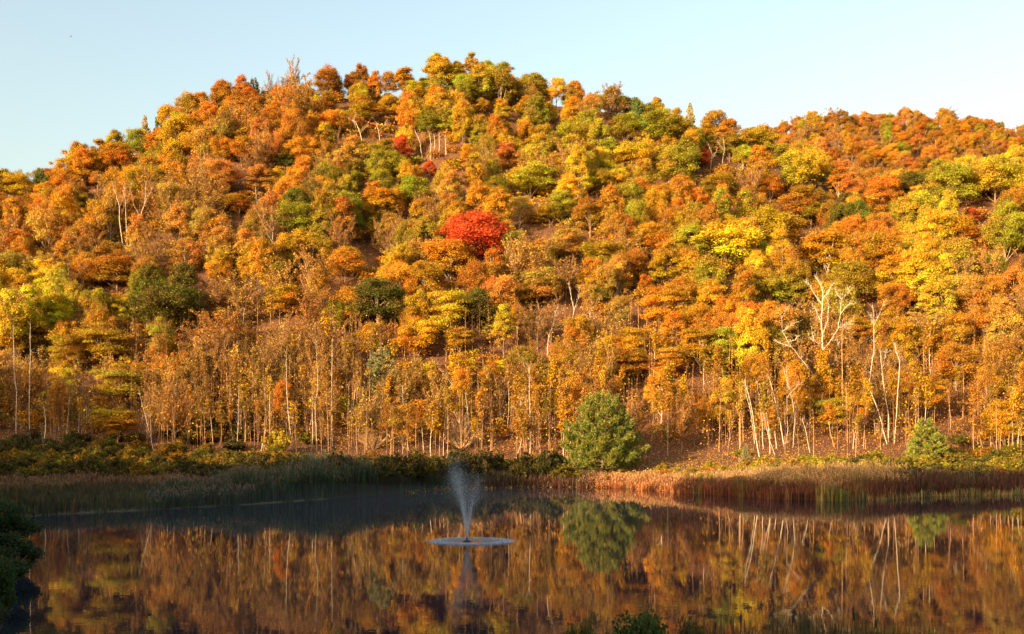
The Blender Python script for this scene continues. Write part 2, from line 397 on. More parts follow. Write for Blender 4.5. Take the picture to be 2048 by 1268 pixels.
def pine_mesh(seed, W=22., H=19., tufts=1700, needles=16, shape='dome', nl=.85, z0=.3):
    global R
    R = np.random.default_rng(seed)
    cr = MB(); tr = MB()
    tz = np.linspace(0, H * .93, 8); tube(tr, np.stack([0 * tz + .2 * np.sin(tz), 0 * tz, tz - .5], 1), W * .018 * (1 - tz / H * .9), 7)
    def prof(f):
        if shape == 'dome': return np.interp(f, [0, .12, .3, .5, .68, .8, .92, 1], [.72, .95, 1.0, .86, .62, .5, .36, .08])
        if shape == 'tall': return np.interp(f, [0, .12, .35, .6, .85, 1], [.7, .95, 1, .75, .4, .05])
        return np.interp(f, [0, .08, 1], [.85, 1, .02])
    nb = {'dome': 100, 'tall': 70, 'spruce': 130}[shape]
    B = []; E = []
    for i in range(nb):
        f = (i + .5) / nb * .97 + U(-.02, .02); a = i * 2.399 + U(-.3, .3); r = prof(f) * W / 2 * U(.66, 1.12)
        up = .12 * r if shape != 'spruce' else -.12 * r
        b = np.array([0, 0, max(.4, z0 + H * f * .94 - .2 * r)]); e = np.array([cos(a) * r, sin(a) * r, max(.5, z0 + H * f * .94 + up)])
        tube(tr, [b, (b + e) / 2 - [0, 0, .05 * r], e], [.10, .06, .02], 4); B.append(b); E.append(e)
    B = np.array(B); E = np.array(E); w_ = (np.linalg.norm(E - B, axis=1) + 1) ** 1.6; w_ /= w_.sum()
    n = tufts; k = R.choice(nb, n, p=w_); f = U(.25, 1, n) ** .5; D = unit(E - B)[k]
    side = unit(np.cross(D, [0, 0, 1.])); L = np.linalg.norm(E - B, axis=1)[k]
    C = B[k] + (E - B)[k] * f[:, None] + side * (R.normal(0, .12, n) * L * (1.1 - f * .7))[:, None] + np.array([0, 0, 1.]) * R.normal(0, .035 * W / 2, n)[:, None]
    C[:, 2] = np.maximum(C[:, 2], .4)
    ax = unit(D + side * R.normal(0, .4, n)[:, None] + np.array([0, 0, .9 if shape != 'spruce' else .1]))
    hue = np.where(U(0, 1, n) < .45, 1, 0) * U(.5, 1, n)
    for j in range(needles):
        dd = unit(ax + .55 * R.normal(size=(n, 3))); b = np.exp(R.normal(0, .22, n))
        fc = np.stack([b * (1 + 1.3 * hue), b * (1 + .35 * hue), b * (1 - .2 * hue)], 1)
        P = C - ax * .2 + R.normal(0, .12, (n, 3))
        s = unit(np.cross(dd, R.normal(size=(n, 3)))) * .075 * nl / .85
        Lq = (nl * U(.55, 1.1, n))[:, None]
        V = np.stack([P - s * .5, P + dd * Lq * .5 - s, P + dd * Lq, P + dd * Lq * .5 + s], 1).reshape(-1, 3)
        cr.add(V, np.arange(4 * n).reshape(n, 4), 0, fc)
    return cr.mesh(shape + '_needles', [M_NEEDLE]), tr.mesh(shape + '_stem', [M_BARK], True)

def shrub_mesh(seed, W=4., H=3., nl=2200, leaf=.16, bare=False):
    global R
    R = np.random.default_rng(seed)
    cr = MB(); st = MB()
    nst = 26 if not bare else 60; E = []
    for i in range(nst):
        a = U(0, 2 * pi); r = W / 2 * np.sqrt(U(.02, 1)); e = np.array([cos(a) * r, sin(a) * r, H * (1 - .55 * (2 * r / W) ** 2) * U(.75, 1.0)])
        b = np.array([cos(a), sin(a), 0]) * U(.05, .3); m_ = (b + e) / 2 + np.array([cos(a), sin(a), 0]) * r * (.12) + R.normal(0, .08, 3)
        tube(st, [b - [0, 0, .2], m_, e], [.035, .022, .009] if not bare else [.06, .04, .015], 4); E.append(e)
    E = np.array(E)
    nt_ = 500 if not bare else 1500; k = R.choice(nst, nt_); P = E[k] * U(.5, 1, nt_)[:, None]
    twigs(cr, P, E[k] + R.normal(0, .6, (nt_, 3)), U(.3, .8, nt_) * W / 4, .03 if not bare else .045, 1, (TW if not bare else lin((200, 160, 115))) * np.exp(R.normal(0, .2, nt_))[:, None])
    if nl:
        k = R.choice(nst, nl); q = sph(nl); C = E[k] * U(.45, 1.0, nl)[:, None] + q * np.array([.5, .5, .38]) * W / 4 * U(.5, 1.1, nl)[:, None]
        C[:, 2] = np.maximum(C[:, 2], .1)
        br = np.exp(R.normal(0, .15, nst))
        leaves(cr, C, q + .8 * R.normal(size=(nl, 3)) + [0, 0, .3], leaf * U(.6, 1.3, nl), 0, vary(nl, .25, .1) * br[k][:, None])
    return cr.mesh('shrub_foliage', [M_LEAF, M_TWIG]), st.mesh('shrub_stems', [M_BARK], True)

LEAFY = {k: [crown_mesh(k, 10 * i + j + s) for j, s in enumerate(range(nv))] for i, (k, nv) in enumerate([('round', 4), ('tall', 3), ('layer', 3), ('ragged', 3), ('spire', 2)])}
SPARSE = [crown_mesh('ragged', 300 + j, 6500, .18) for j in range(3)]
TWIGGY = [twiggy_mesh(400 + j, [700, 1500, 2400, 3400][j % 4]) for j in range(8)]
SLENDER = [slender_mesh(500 + j, [160, 350, 650, 900, 1200][j % 5]) for j in range(10)]
BIGPINE = pine_mesh(600, tufts=7500, needles=13, nl=.62)
PINES = [pine_mesh(601, 10, 14, 1100, 14, 'tall', .8, 1.5), pine_mesh(602, 11, 12, 1100, 14, 'dome', .8, .5)]
SPRUCE = pine_mesh(603, 6.5, 8.5, 900, 14, 'spruce', .5)
SHRUBS = [shrub_mesh(700 + j) for j in range(5)]
BARE = [shrub_mesh(720 + j, 9, 5, 0, bare=True) for j in range(2)]
R = np.random.default_rng(99)

THINGS = []          # every tree, shrub ...: dict for the labels
def plant(name, meshes, x, y, z, sx, sz, code, cat, group, rot=None, leafcol=None, bark=None, parts=('crown', 'trunk'), word=None, px=None, own=None):
    e = bpy.data.objects.new(name, None); COL.objects.link(e); e.empty_display_size = .5
    e.location = (x, y, z); e.rotation_euler = (0, 0, U(0, 2 * pi) if rot is None else rot); e.scale = (sx, sx, sz)
    if leafcol is None: leafcol = pal(code)
    if bark is None: bark = lin((150, 118, 92)) * U(.6, 1.15) if U(0, 1) < .7 else lin((214, 186, 156)) * U(.7, 1)
    obj(parts[0], meshes[0], e, leafcol); obj(parts[1], meshes[1], e, bark)
    e['category'] = cat; e['group'] = group
    X = CX + FPX * x / y
    THINGS.append(dict(o=e, x=X, y=y, yb=py_of(x, y, z), code=code, cat=cat, kind=name, own=own, word=word or WORD[code], yc=None, w=0, h=0))
    return e, THINGS[-1]

# ---- trees one can point at: (x, top row, crown width, crown height, colour, shape)
LAND = '''365 221 85 95 G r|237 283 75 60 O r|195 340 40 35 S r|38 345 75 60 G r|163 380 50 55 V t|95 400 95 105 T s|380 180 55 35 V r
513 195 35 60 O t|545 145 30 40 B w|586 122 32 55 B w|655 128 60 65 C r|632 190 32 30 Y r|668 213 65 60 O r|445 265 60 60 O g
520 322 60 65 S t|552 335 40 50 G r|478 385 60 45 O r|572 300 45 45 D t|280 255 60 60 V r|235 500 110 75 C g|370 475 100 70 T s
590 400 90 80 V r|620 450 90 90 G g|690 487 80 70 O r|885 108 60 70 Y t|942 101 30 50 T p|958 125 60 80 L t|1002 132 50 85 V p
915 114 34 60 V t|830 160 45 45 Y r|778 138 34 25 C r|752 138 24 22 C r|780 185 45 50 G r|716 167 45 50 Y r|704 142 40 30 C r
860 205 62 66 V t|895 205 58 66 V t|803 262 40 65 R t|860 318 27 35 R t|1003 196 40 45 Y t|968 195 32 30 O r|1052 187 34 50 G t
1098 198 30 50 Y t|1113 153 40 40 Y r|1065 142 70 40 V r|1150 157 42 30 C r|1225 172 58 60 B w|1180 180 62 60 T s
1250 225 72 60 V r|1330 218 95 75 V r|1150 235 82 70 V r|1262 275 100 76 Y g|1350 285 84 90 V r|1015 280 60 70 S t|940 285 50 40 G r
765 335 58 60 V t|830 350 82 80 V r|1060 325 100 70 L r|1195 330 78 60 V r|1180 385 82 80 C g|990 350 72 60 V r|948 414 150 116 R r|902 462 112 96 O g
1040 385 65 60 T s|1130 450 84 70 T g|1200 470 92 70 V g|1310 440 92 80 O r|745 430 36 55 G p|1432 215 60 50 O r|1408 293 30 42 R t
1500 248 72 60 L r|1485 290 50 45 L r|1610 292 96 92 L r|1570 283 50 50 V t|1705 328 62 75 S r|1757 355 76 95 O t|1818 335 74 70 D r
1905 318 98 95 L r|1990 305 104 95 L r|2046 320 64 80 Y r|1850 375 88 90 L g|1943 412 32 36 R t|1915 428 90 70 G r|2010 420 84 100 V r
1437 340 82 60 V r|1600 360 90 80 C g|1540 345 62 55 O r|1450 430 145 112 Y g|1555 405 112 100 G r|1650 443 105 112 G t|1757 460 92 92 O r
1842 488 88 130 Y t|1878 545 76 105 L g|1700 515 96 90 V r|1622 400 72 50 V r|1365 545 102 90 O g|2030 520 64 100 S g|1540 530 84 90 V g
20 560 60 185 Y t|62 558 62 150 Y t|148 548 64 110 L s|330 555 145 118 D r|245 580 52 70 Y r|210 640 112 90 G l|240 722 122 88 L l
235 802 100 75 G l|290 720 62 50 O l|392 815 52 60 G l|567 750 46 96 O t|680 730 42 75 O t|560 560 84 80 G g|670 590 62 80 V g|480 640 72 60 T s
755 548 122 108 D r|850 515 86 92 G r|895 570 96 110 G l|830 620 92 100 G l|955 570 82 80 D r|1007 598 40 105 Y p|1010 715 48 45 Y l
920 650 72 60 G l|1035 600 42 60 O t|1080 530 102 80 T g|1290 545 42 60 O t|1330 560 102 110 G l|1240 580 72 80 T s|1330 680 112 82 O l
1100 780 62 62 L l|1085 720 62 60 V l|925 700 62 80 G l|1497 605 72 142 Y t|1603 625 46 60 V r|1443 760 62 105 L l|1912 680 96 90 C r
1865 740 72 95 G l|2010 790 84 115 G l|1665 790 72 70 L l|1540 810 52 60 O l|1180 560 60 70 T s|430 560 90 70 B w|1100 400 60 50 V r
1720 620 70 70 G l|1260 690 80 80 G l|1400 640 90 90 G l|1960 600 80 90 C g|60 620 60 90 C g|130 660 70 90 G l|1790 560 70 80 C r|700 330 50 50 V g'''
SHAPE = {'r': 'round', 't': 'tall', 'l': 'layer', 'g': 'ragged', 'p': 'spire'}
RES = []
def kind_of(code): return 'red_orange_tree' if code in 'ORS' else 'green_rust_tree' if code in 'VDC' else 'yellow_tree' if code in 'YL' else 'broadleaf_tree'  # grouped by leaf colour alone, species unknown
def add_tree(x, yt, wp, hp, code, sh, own=None):
    ratio = 1.13
    base = min(yt + hp * ratio, 906)
    Y = depth_for(x, base, 276)
    if abs(Y - float(ridgeY(tx(x)))) < 1: Y -= 2
    t = float(tx(x)); X = t * Y; z = g1(X, Y)
    yb = py_of(X, Y, z)
    Hm = (yb - yt) * Y / FPX; Wm = wp * Y / FPX
    if sh == 'w': ms = TWIGGY[int(R.integers(0, 8))]; sx = Wm / 10.5; sz = Hm / 15.3
    elif sh == 's': ms = SPARSE[int(R.integers(0, 3))]; sx = Wm / 12.6; sz = Hm / 14.8
    else:
        if sh in 'rg' and hp / wp > 1.3: sh = 't'
        if sh == 't' and hp / wp > 2.1: sh = 'p'
        if sh == 't' and hp / wp < 1.05: sh = 'r'
        L_ = LEAFY[SHAPE[sh]]; ms = L_[int(R.integers(0, len(L_)))]; Wm *= 1.22 if wp >= 84 else 1.16; Hm *= 1.04; sx = Wm / {'r': 12.4, 't': 9.6, 'l': 13.4, 'g': 12.4, 'p': 6.6}[sh]; sz = Hm / (16. if sh in 'rlg' else 17.6)
    nm = 'bare_tree' if sh == 'w' else kind_of(code)
    e, d = plant(nm, ms, X, Y, z, sx, sz, code, 'tree', 'trees standing on the hillside', own=own)
    d.update(yc=yt + hp / 2, w=wp, h=hp, sh=sh); RES.append((x, yt + hp / 2, wp, hp, Y)); return d
OWN = {(948, 414): 'large scarlet maple, the widest red crown in the middle of the hill',
       (902, 462): 'orange maple overlapping the large scarlet maple at its lower left',
       (1262, 275): 'bright yellow tree below the ridge, between olive crowns right of centre',
       (330, 555): 'big dark green round tree above the brown saplings on the left',
       (1842, 488): 'tall vivid yellow tree rising over the birches on the right',
       (755, 548): 'dark green dome-shaped tree straight above the grey-green pine',
       (1450, 430): 'very wide bright yellow tree left of the pale dead tree and above it',
       (803, 262): 'small crimson tree high on the slope beside white bare branches',
       (20, 560): 'tall yellow tree at the left edge with a pale trunk',
       (885, 108): 'yellow tree forming the top of the summit',
       (1007, 598): 'narrow lime yellow tree standing against dark foliage',
       (1610, 292): 'broad lime and olive tree in front of the far ridge',
       (1757, 355): 'glowing orange tree under the far ridge on the right'}
for row in LAND.replace('\n', '|').split('|'):
    a = row.split()
    add_tree(*[float(v) for v in a[:4]], a[4], a[5], own=OWN.get((int(a[0]), int(a[1]))))

# ---- conifers
def add_pine(x, yt, wp, base, which, own, nm='pine_tree', col=None, ymin=None, dims=None):
    Y = depth_for(x, base, ymin); X = float(tx(x)) * Y; z = g1(X, Y); yb = py_of(X, Y, z)
    Hm = (yb - yt) * Y / FPX; Wm = wp * Y / FPX
    e, d = plant(nm, which, X, Y, z, Wm / dims[0], Hm / dims[1], 'P', 'tree', 'conifers', leafcol=col if col is not None else pal('P'), own=own)
    d.update(yc=(yt + base) / 2, w=wp, h=base - yt, sh='pine'); RES.append((x, (yt + base) / 2, wp, base - yt, Y)); return e
add_pine(1205, 783, 186, 944, BIGPINE, 'huge rounded pine with gold-tipped needles standing by the far shore', col=lin((100, 112, 38)), dims=(23.0, 18.3))
add_pine(1850, 832, 92, 930, PINES[1], 'bushy green pine behind the reeds at right, under the birches', col=lin((108, 122, 42)), dims=(11.8, 12.6))
add_pine(1492, 882, 38, 934, SPRUCE, 'small grey-green spruce at the back of the reed bed', 'spruce_tree', col=lin((128, 128, 92)), dims=(7, 9))
add_pine(765, 685, 84, 800, PINES[0], 'soft grey-green pine in the middle of the brown saplings', col=lin((120, 124, 78)), dims=(10.8, 15.5))
add_pine(80, 334, 44, 392, PINES[1], 'blue-green pine low on the left ridge', dims=(11.8, 12.6))
add_pine(290, 227, 26, 285, PINES[1], 'thin pale pine poking above the left ridge, first of two', col=lin((150, 140, 80)), dims=(11.8, 12.6))
add_pine(320, 214, 30, 275, PINES[1], 'thin dark pine poking above the left ridge, right of a paler one', dims=(11.8, 12.6))
add_pine(508, 152, 44, 205, PINES[1], 'dark pine crown on the skyline left of the summit', col=lin((70, 84, 46)), dims=(11.8, 12.6))
add_pine(1272, 189, 36, 260, PINES[0], 'dark pine on the skyline right of the summit, wider of two', dims=(10.8, 15.5))
add_pine(1299, 201, 20, 262, PINES[0], 'small dark pine tip on the skyline just right of a wider one', dims=(10.8, 15.5))
add_pine(1380, 200, 26, 270, PINES[0], 'narrow pale pine on the skyline where the ridge falls to the right', col=lin((140, 140, 90)), dims=(10.8, 15.5))

GAPS = []
for gx, gy, gw, gh, gb in [(1640, 640, 90, 150, 850), (1644, 790, 34, 120, 850), (1105, 655, 56, 70, 712), (1785, 790, 46, 190, 892), (1748, 680, 30, 120, 892), (1570, 830, 56, 150, 900), (1503, 845, 44, 140, 910),
                           (1061, 820, 16, 160, 908), (280, 425, 120, 110, 494), (868, 290, 66, 56, 318), (722, 255, 50, 50, 292), (764, 262, 36, 44, 290), (1435, 308, 46, 50, 342), (1145, 605, 24, 60, 650)]:
    GAPS.append((gx, gy, gw, gh, depth_for(gx, gb, 272)))
RES += GAPS
# ---- filling the wood: colours by where on the hillside it is
GRID = ['.|.|.|OC|SOB|OGC|GYV|LYV|VLT|TVL|VP|.|CO|CO|CO|CO', '.|CV|GVO|BTO|OBCS|GYVT|VYO|LVG|GYV|VLT|VL|OLV|COB|COB|COT|COV',
        'VC|OGC|GVO|SOB|BCO|BTV|VLGB|VGB|GLT|YLV|YV|BOGV|VLC|SOV|VLY|LY', 'GOC|BTO|BT|BT|OSBD|VGC|VGB|TVG|VGY|VCG|VGO|GVC|VLC|OSD|LV|LVC',
        'TBO|BC|BT|TG|TGV|TBO|GVT|OSG|TVB|TVC|CGV|YL|GYV|GOV|LY|VGO', 'YL|BCV|CVD|BT|BT|TGO|GYO|TSC|TB|GT|GO|YGV|VG|CGV|LYG|TOB',
        'YT|GTB|CVB|BT|B|VBG|GO|GVC|TGB|TBG|GOV|GOV|BTV|BG|GCB|BTC', 'YBC|GC|GCB|B|B|BGT|GB|GYB|VBG|BG|OGB|GBO|BG|B|BOC|BC',
        'CDB|GCV|GB|B|BG|B|BC|BG|BG|BO|OB|BG|GO|BG|BO|GB']
GRID = [r.split('|') for r in GRID]
cnt = {q: sum(1 for d in THINGS if d['kind'] == q) for q in ('broadleaf_tree', 'bare_tree', 'red_orange_tree', 'green_rust_tree', 'yellow_tree')}
pts = []
sp = 8.3
yy = 287.
while yy < 545:
    xx = -.62 * yy + U(0, sp)
    while xx < .66 * yy:
        a, b = xx + U(-.36, .36) * sp, yy + U(-.36, .36) * sp
        pts.append((a, b)); xx += sp
    yy += sp * .9
extra = []
for a, b in sorted(pts, key=lambda p: p[1]):
    t = a / b; Rr = float(ridgeY(t))
    if b > Rr + 6: continue
    z = g1(a, b); X = CX + FPX * t; yb = py_of(a, b, z)
    H = (U(14, 20) if b > 330 else U(14, 18)) * (.82 if b > Rr - 28 else 1); hp = H * FPX / b
    row = int(min(8, max(0, (yb - hp * .65 - 130) // 80))); colm = int(min(15, max(0, X // 128)))
    codes = GRID[row][colm]
    if codes == '.': codes = GRID[min(8, row + 1)][colm]
    if codes == '.': codes = 'CVG'
    code = codes[int(R.integers(0, len(codes)))]
    yc = yb - hp * .65
    Wd = U(11, 16.5) if b > 330 else U(8, 12); wp = Wd * FPX / b
    bad = b < 318 and U(0, 1) < .72
    for (lx, ly, lw, lh, lY) in RES:
        kk_ = .46 if lw >= 84 else .38
        if abs(lx - X) < (lw * kk_) and abs(ly - yc) < (lh * kk_) and b < lY + 5: bad = True; break
        if abs(lx - X) * b / FPX < 4 and abs(lY - b) < 4: bad = True; break
        if lY > b and abs(lx - X) < (lw * .38 + wp * .12) and (yb - hp) < ly and yb > ly: bad = True; break
    if bad: continue
    if X < -70 or X > 2118: extra.append((a, b, z, Wd, H, code)); continue
    if code in 'BT' and (code == 'B' or U(0, 1) < .45):
        nm = 'bare_tree'; ms = TWIGGY[int(R.integers(0, 8))]; sx = Wd / 10.5; sz = H / 15.3; lc = pal('T' if U(0, 1) < .5 else 'C')
        if code == 'T': lc = pal('T')
    elif b < 345 and U(0, 1) < .6:
        nm = 'broadleaf_tree'; ms = LEAFY['layer'][int(R.integers(0, 3))] if U(0, 1) < .6 else SPARSE[int(R.integers(0, 3))]; sx = Wd / 13.5; sz = H / 14.8; lc = pal(code)
    else:
        nm = 'broadleaf_tree'; s_ = 'rrttttgggp'[int(R.integers(0, 10))]; L_ = LEAFY[SHAPE[s_]]; ms = L_[int(R.integers(0, len(L_)))]; sx = Wd / {'r': 12.4, 't': 10.6, 'g': 12.4, 'p': 9.}[s_]; sz = H * (1.12 if s_ in 'tp' else 1) / 15.6
        if U(0, 1) < .2: ms = SPARSE[int(R.integers(0, 3))]; sx = Wd / 12.4; sz = H / 14.8
        lc = pal(code)
    if nm == 'broadleaf_tree': nm = kind_of(code)
    if cnt[nm] >= 298: 
        nm = 'bare_tree' if nm == 'broadleaf_tree' and cnt['bare_tree'] < 0 else nm
        extra.append((a, b, z, Wd, H, code)); continue
    cnt[nm] += 1
    e, d = plant(nm, ms, a, b, z, sx, sz, code, 'tree', 'trees standing on the hillside', leafcol=lc)
    d.update(yc=yc, w=wp, h=hp * .65, sh='')
print('trees', cnt, 'extra', len(extra))

# far ridge on the right
nfar = 0
yy = 690.
while yy < 830:
    xx = .19 * yy
    while xx < .52 * yy:
        a, b = xx + U(-4, 4), yy + U(-5, 5); xx += 11.3
        t = a / b; X = CX + FPX * t
        if X < 1470: continue
        z = g1(a, b); yb = py_of(a, b, z); H = U(12, 16); Wd = U(11, 15)
        # only what clears the nearer ridge
        front = HOR - FPX * (float(ridgeZ(t)) + 12 - CAMZ) / float(ridgeY(t))
        if yb - H * FPX / b > front + 2: continue
        code = 'COCBTOGVCS'[int(R.integers(0, 10))]
        if X > 2110: extra.append((a, b, z, Wd, H, code)); continue
        if code in 'BT': nm, ms, sx, sz = 'distant_tree', TWIGGY[int(R.integers(0, 8))], Wd / 10.5, H / 15.3
        else: nm, ms, sx, sz = 'distant_tree', LEAFY['round' if U(0, 1) < .6 else 'ragged'][int(R.integers(0, 3))], Wd / 12.4, H / 14.8
        e, d = plant(nm, ms, a, b, z, sx, sz, code, 'tree', 'trees on the far ridge'); nfar += 1
        d.update(yc=yb - H * .6 * FPX / b, w=Wd * FPX / b, h=H * .6 * FPX / b, sh='')
    yy += 11.5
print('far', nfar)

# ---- woodland nobody can tell apart: behind the ridges, beyond both sides, and on the unseen shading rise behind the camera
def lowcrown(mb, x, y, z, Wd, H, col, n=520, leaf=.5):
    C, nn, fc = CR_ARR[int(R.integers(0, len(CR_ARR)))]; k = R.choice(len(C), min(n, len(C)), replace=False)
    a = U(0, 2 * pi); ca, sa = cos(a), sin(a); Q = C[k]; M2 = nn[k]
    P = np.stack([(Q[:, 0] * ca - Q[:, 1] * sa) * Wd / 11.7 + x, (Q[:, 0] * sa + Q[:, 1] * ca) * Wd / 11.7 + y, Q[:, 2] * H / 14.8 + z], 1)
    Nn = np.stack([M2[:, 0] * ca - M2[:, 1] * sa, M2[:, 0] * sa + M2[:, 1] * ca, M2[:, 2]], 1)
    leaves(mb, P, Nn, leaf * U(.6, 1.3, len(k)), 0, col * fc[k])
    tube(mb, [(x, y, z - .5), (x + .2, y, z + H * .8)], [.22, .06], 4, 0, lin((110, 85, 65)))
mb = MB()
for (a, b, z, Wd, H, code) in extra: lowcrown(mb, a, b, z, Wd, H, pal(code), 1000 if (b < 600 and -70 < CX + FPX * a / b < 2118) else 500, .42 if -70 < CX + FPX * a / b < 2118 else .62)
for i in range(150):
    t = U(-.55, .45); Y = float(ridgeY(t)) + U(8, 45); X = t * Y; lowcrown(mb, X, Y, g1(X, Y), U(11, 15), U(13, 17), pal('GCVOT'[int(R.integers(0, 5))]), 420, .6)
obj('woodland', mb.mesh('woodland', [M_LEAF]), color=(1, 1, 1), kind='stuff', label='mixed autumn woodland running on beyond the ridge and both sides')
mb = MB()
for v in np.arange(-150, -42, 12.):
    for u in np.arange(-400, 240, 11.):
        uu, vv = u + U(-3, 3), v + U(-3, 3); X = .69 * uu + .72 * vv; Y = -.72 * uu + .69 * vv
        if vv < -75 and U(0, 1) < .5: continue
        z = g1(X, Y); lowcrown(mb, X, Y, z, U(12, 15), U(9.5, 11), pal('GCVOD'[int(R.integers(0, 5))]), 210, 1.0)
obj('woodland', mb.mesh('woodland_shading', [M_LEAF]), color=(1, 1, 1), kind='stuff', label='unseen wooded rise shaped to shade the pond and its banks')  # trees crowning the unseen rise, part of the shade caster

mb = MB(); n = 9500
Yc = 290 + 250 * U(0, 1, n) ** .9; tc = U(-.5, .5, n); kp = Yc < ridgeY(tc) + 5; Yc = Yc[kp]; Xc = (tc * Yc[0])[kp] if False else tc[kp] * Yc; n = len(Yc)
Zc = ground(Xc, Yc); q = 8
cc = np.array([pal(c, .1) for c in 'CBTGCOBVTCGC'])[R.integers(0, 12, n)]
for j in range(q):
    o3 = R.normal(0, .75, (n, 3)); P = np.stack([Xc, Yc, Zc + U(0, 2.6, n)], 1) + o3 * [1, 1, .4]
    leaves(mb, P, R.normal(size=(n, 3)), .3 * U(.5, 1.3, n), 0, cc * vary(n, .28, .1) * .8)
UG = [(296 + 235 * U(0, 1), U(-.5, .5)) for i in range(800)]
for gx, gy, gw, gh, gY in GAPS:
    if gy < 450: UG += [(gY + U(-14, 14), float(tx(gx + U(-.6, .6) * gw))) for i in range(7)]
for Yu, tu in UG:
    if Yu > float(ridgeY(tu)) + 4: continue
    xu = tu * Yu; lowcrown(mb, xu, Yu, g1(xu, Yu) - 1.2, U(8, 12), U(5.5, 9) if Yu < 400 else U(4, 6), pal('CBTGCVBGOTCG'[int(R.integers(0, 12))], .1) * .9, 330, .40)
obj('undergrowth', mb.mesh('undergrowth', [M_LEAF]), color=(1, 1, 1), kind='stuff', label='brown and gold brush covering the slope between the trees')

# ---- slender young trees along the foot of the hill
def ok_gap(X, Y):
    for (lx, ly, lw, lh, lY) in RES:
        if lY > Y and 610 < ly < 800 and lh > 60 and ly + lh * .5 > 690 and abs(lx - X) < lw * .42 and U(0, 1) < .65: return False
    for (lx, ly, lw, lh, lY) in GAPS + [(1205, 860, 170, 160, 267), (1850, 880, 80, 90, 282), (235, 840, 110, 110, 292)]:
        if lY > Y - 1 and ly > 700 and abs(lx - X) < lw * .45: return False
    return True
ns = 0; k = 0
while ns < 292 and k < 3000:
    k += 1
    X = U(-20, 2068); f = U(0, 1) ** 1.3; Y = 283 + 52 * f
    dens = np.interp(X, [0, 150, 320, 700, 780, 1000, 1150, 1300, 1450, 1600, 1800, 2048], [.5, .6, 1, 1, .5, .7, .6, 1, .8, .6, .8, .9])
    if U(0, 1) > dens or not ok_gap(X, Y): continue
    t = float(tx(X)); xw = t * Y; z = g1(xw, Y); H = U(8, 20); j = int(R.choice([0, 1, 5, 6] if X < 740 and U(0, 1) < .8 else [1, 2, 3, 4, 6, 7, 8, 9]))
    pale = U(0, 1)
    bark = lin((226, 200, 170)) * .9 if pale < .32 else (lin((178, 136, 104)) if pale < .6 else lin((120, 84, 60)))
    code = 'GOCTGG'[int(R.integers(0, 6))] if X > 740 else 'GBTBCT'[int(R.integers(0, 6))]
    e, d = plant('slender_tree', SLENDER[j], xw, Y, z, U(.8, 1.5), H / 16, code, 'young tree', 'slender young trees at the foot of the hill', bark=bark, leafcol=pal(code) * U(.6, 1.0),
                 word={'Y': 'yellow-leaved', 'G': 'golden-leaved', 'O': 'orange-leaved', 'C': 'rusty', 'T': 'tan', 'B': 'brown'}[code])
    e.rotation_euler = (R.normal(0, .035), R.normal(0, .06), e.rotation_euler[2])
    hp = H * FPX / Y; d.update(yc=d['yb'] - hp / 2, w=30, h=hp, sh='slender', pale=pale); ns += 1
mb = MB(); tw = MB()
for i in range(1500):
    X = U(-120, 2160); Y = 276 + 74 * U(0, 1) ** .9; t = float(tx(X)); 
    if not ok_gap(X, Y): continue
    xw = t * Y; z = g1(xw, Y); H = U(8, 17); a, b = U(-.6, .6, 2)
    mb_ = np.array([(xw, Y, z - .5), (xw + a * .5 + U(-.2, .2), Y + b * .5, z + H * .5), (xw + a, Y + b, z + H)])
    tube(mb, mb_, [.085, .055, .012], 3, 0, lin((176, 134, 100)) * U(.4, 1.5))
    n = 30; f = U(.35, 1, n)[:, None]; P = mb_[0] + (mb_[2] - mb_[0]) * f + R.normal(0, .25, (n, 3))
    twigs(mb, P, R.normal(0, .5, (n, 3)) + [0, 0, 1.], U(.6, 2.0, n), .05, 0, TW * np.exp(R.normal(0, .3, n))[:, None])
    n = 18; P = mb_[0] + (mb_[2] - mb_[0]) * U(.3, 1, n)[:, None] + R.normal(0, .8, (n, 3)); leaves(mb, P, R.normal(size=(n, 3)), .2 * U(.6, 1.3, n), 0, pal('GCTO'[i % 4]) * vary(n))
obj('saplings', mb.mesh('saplings', [M_TWIG]), color=(1, 1, 1), kind='stuff', label='thicket of thin brown saplings filling the foot of the wood')

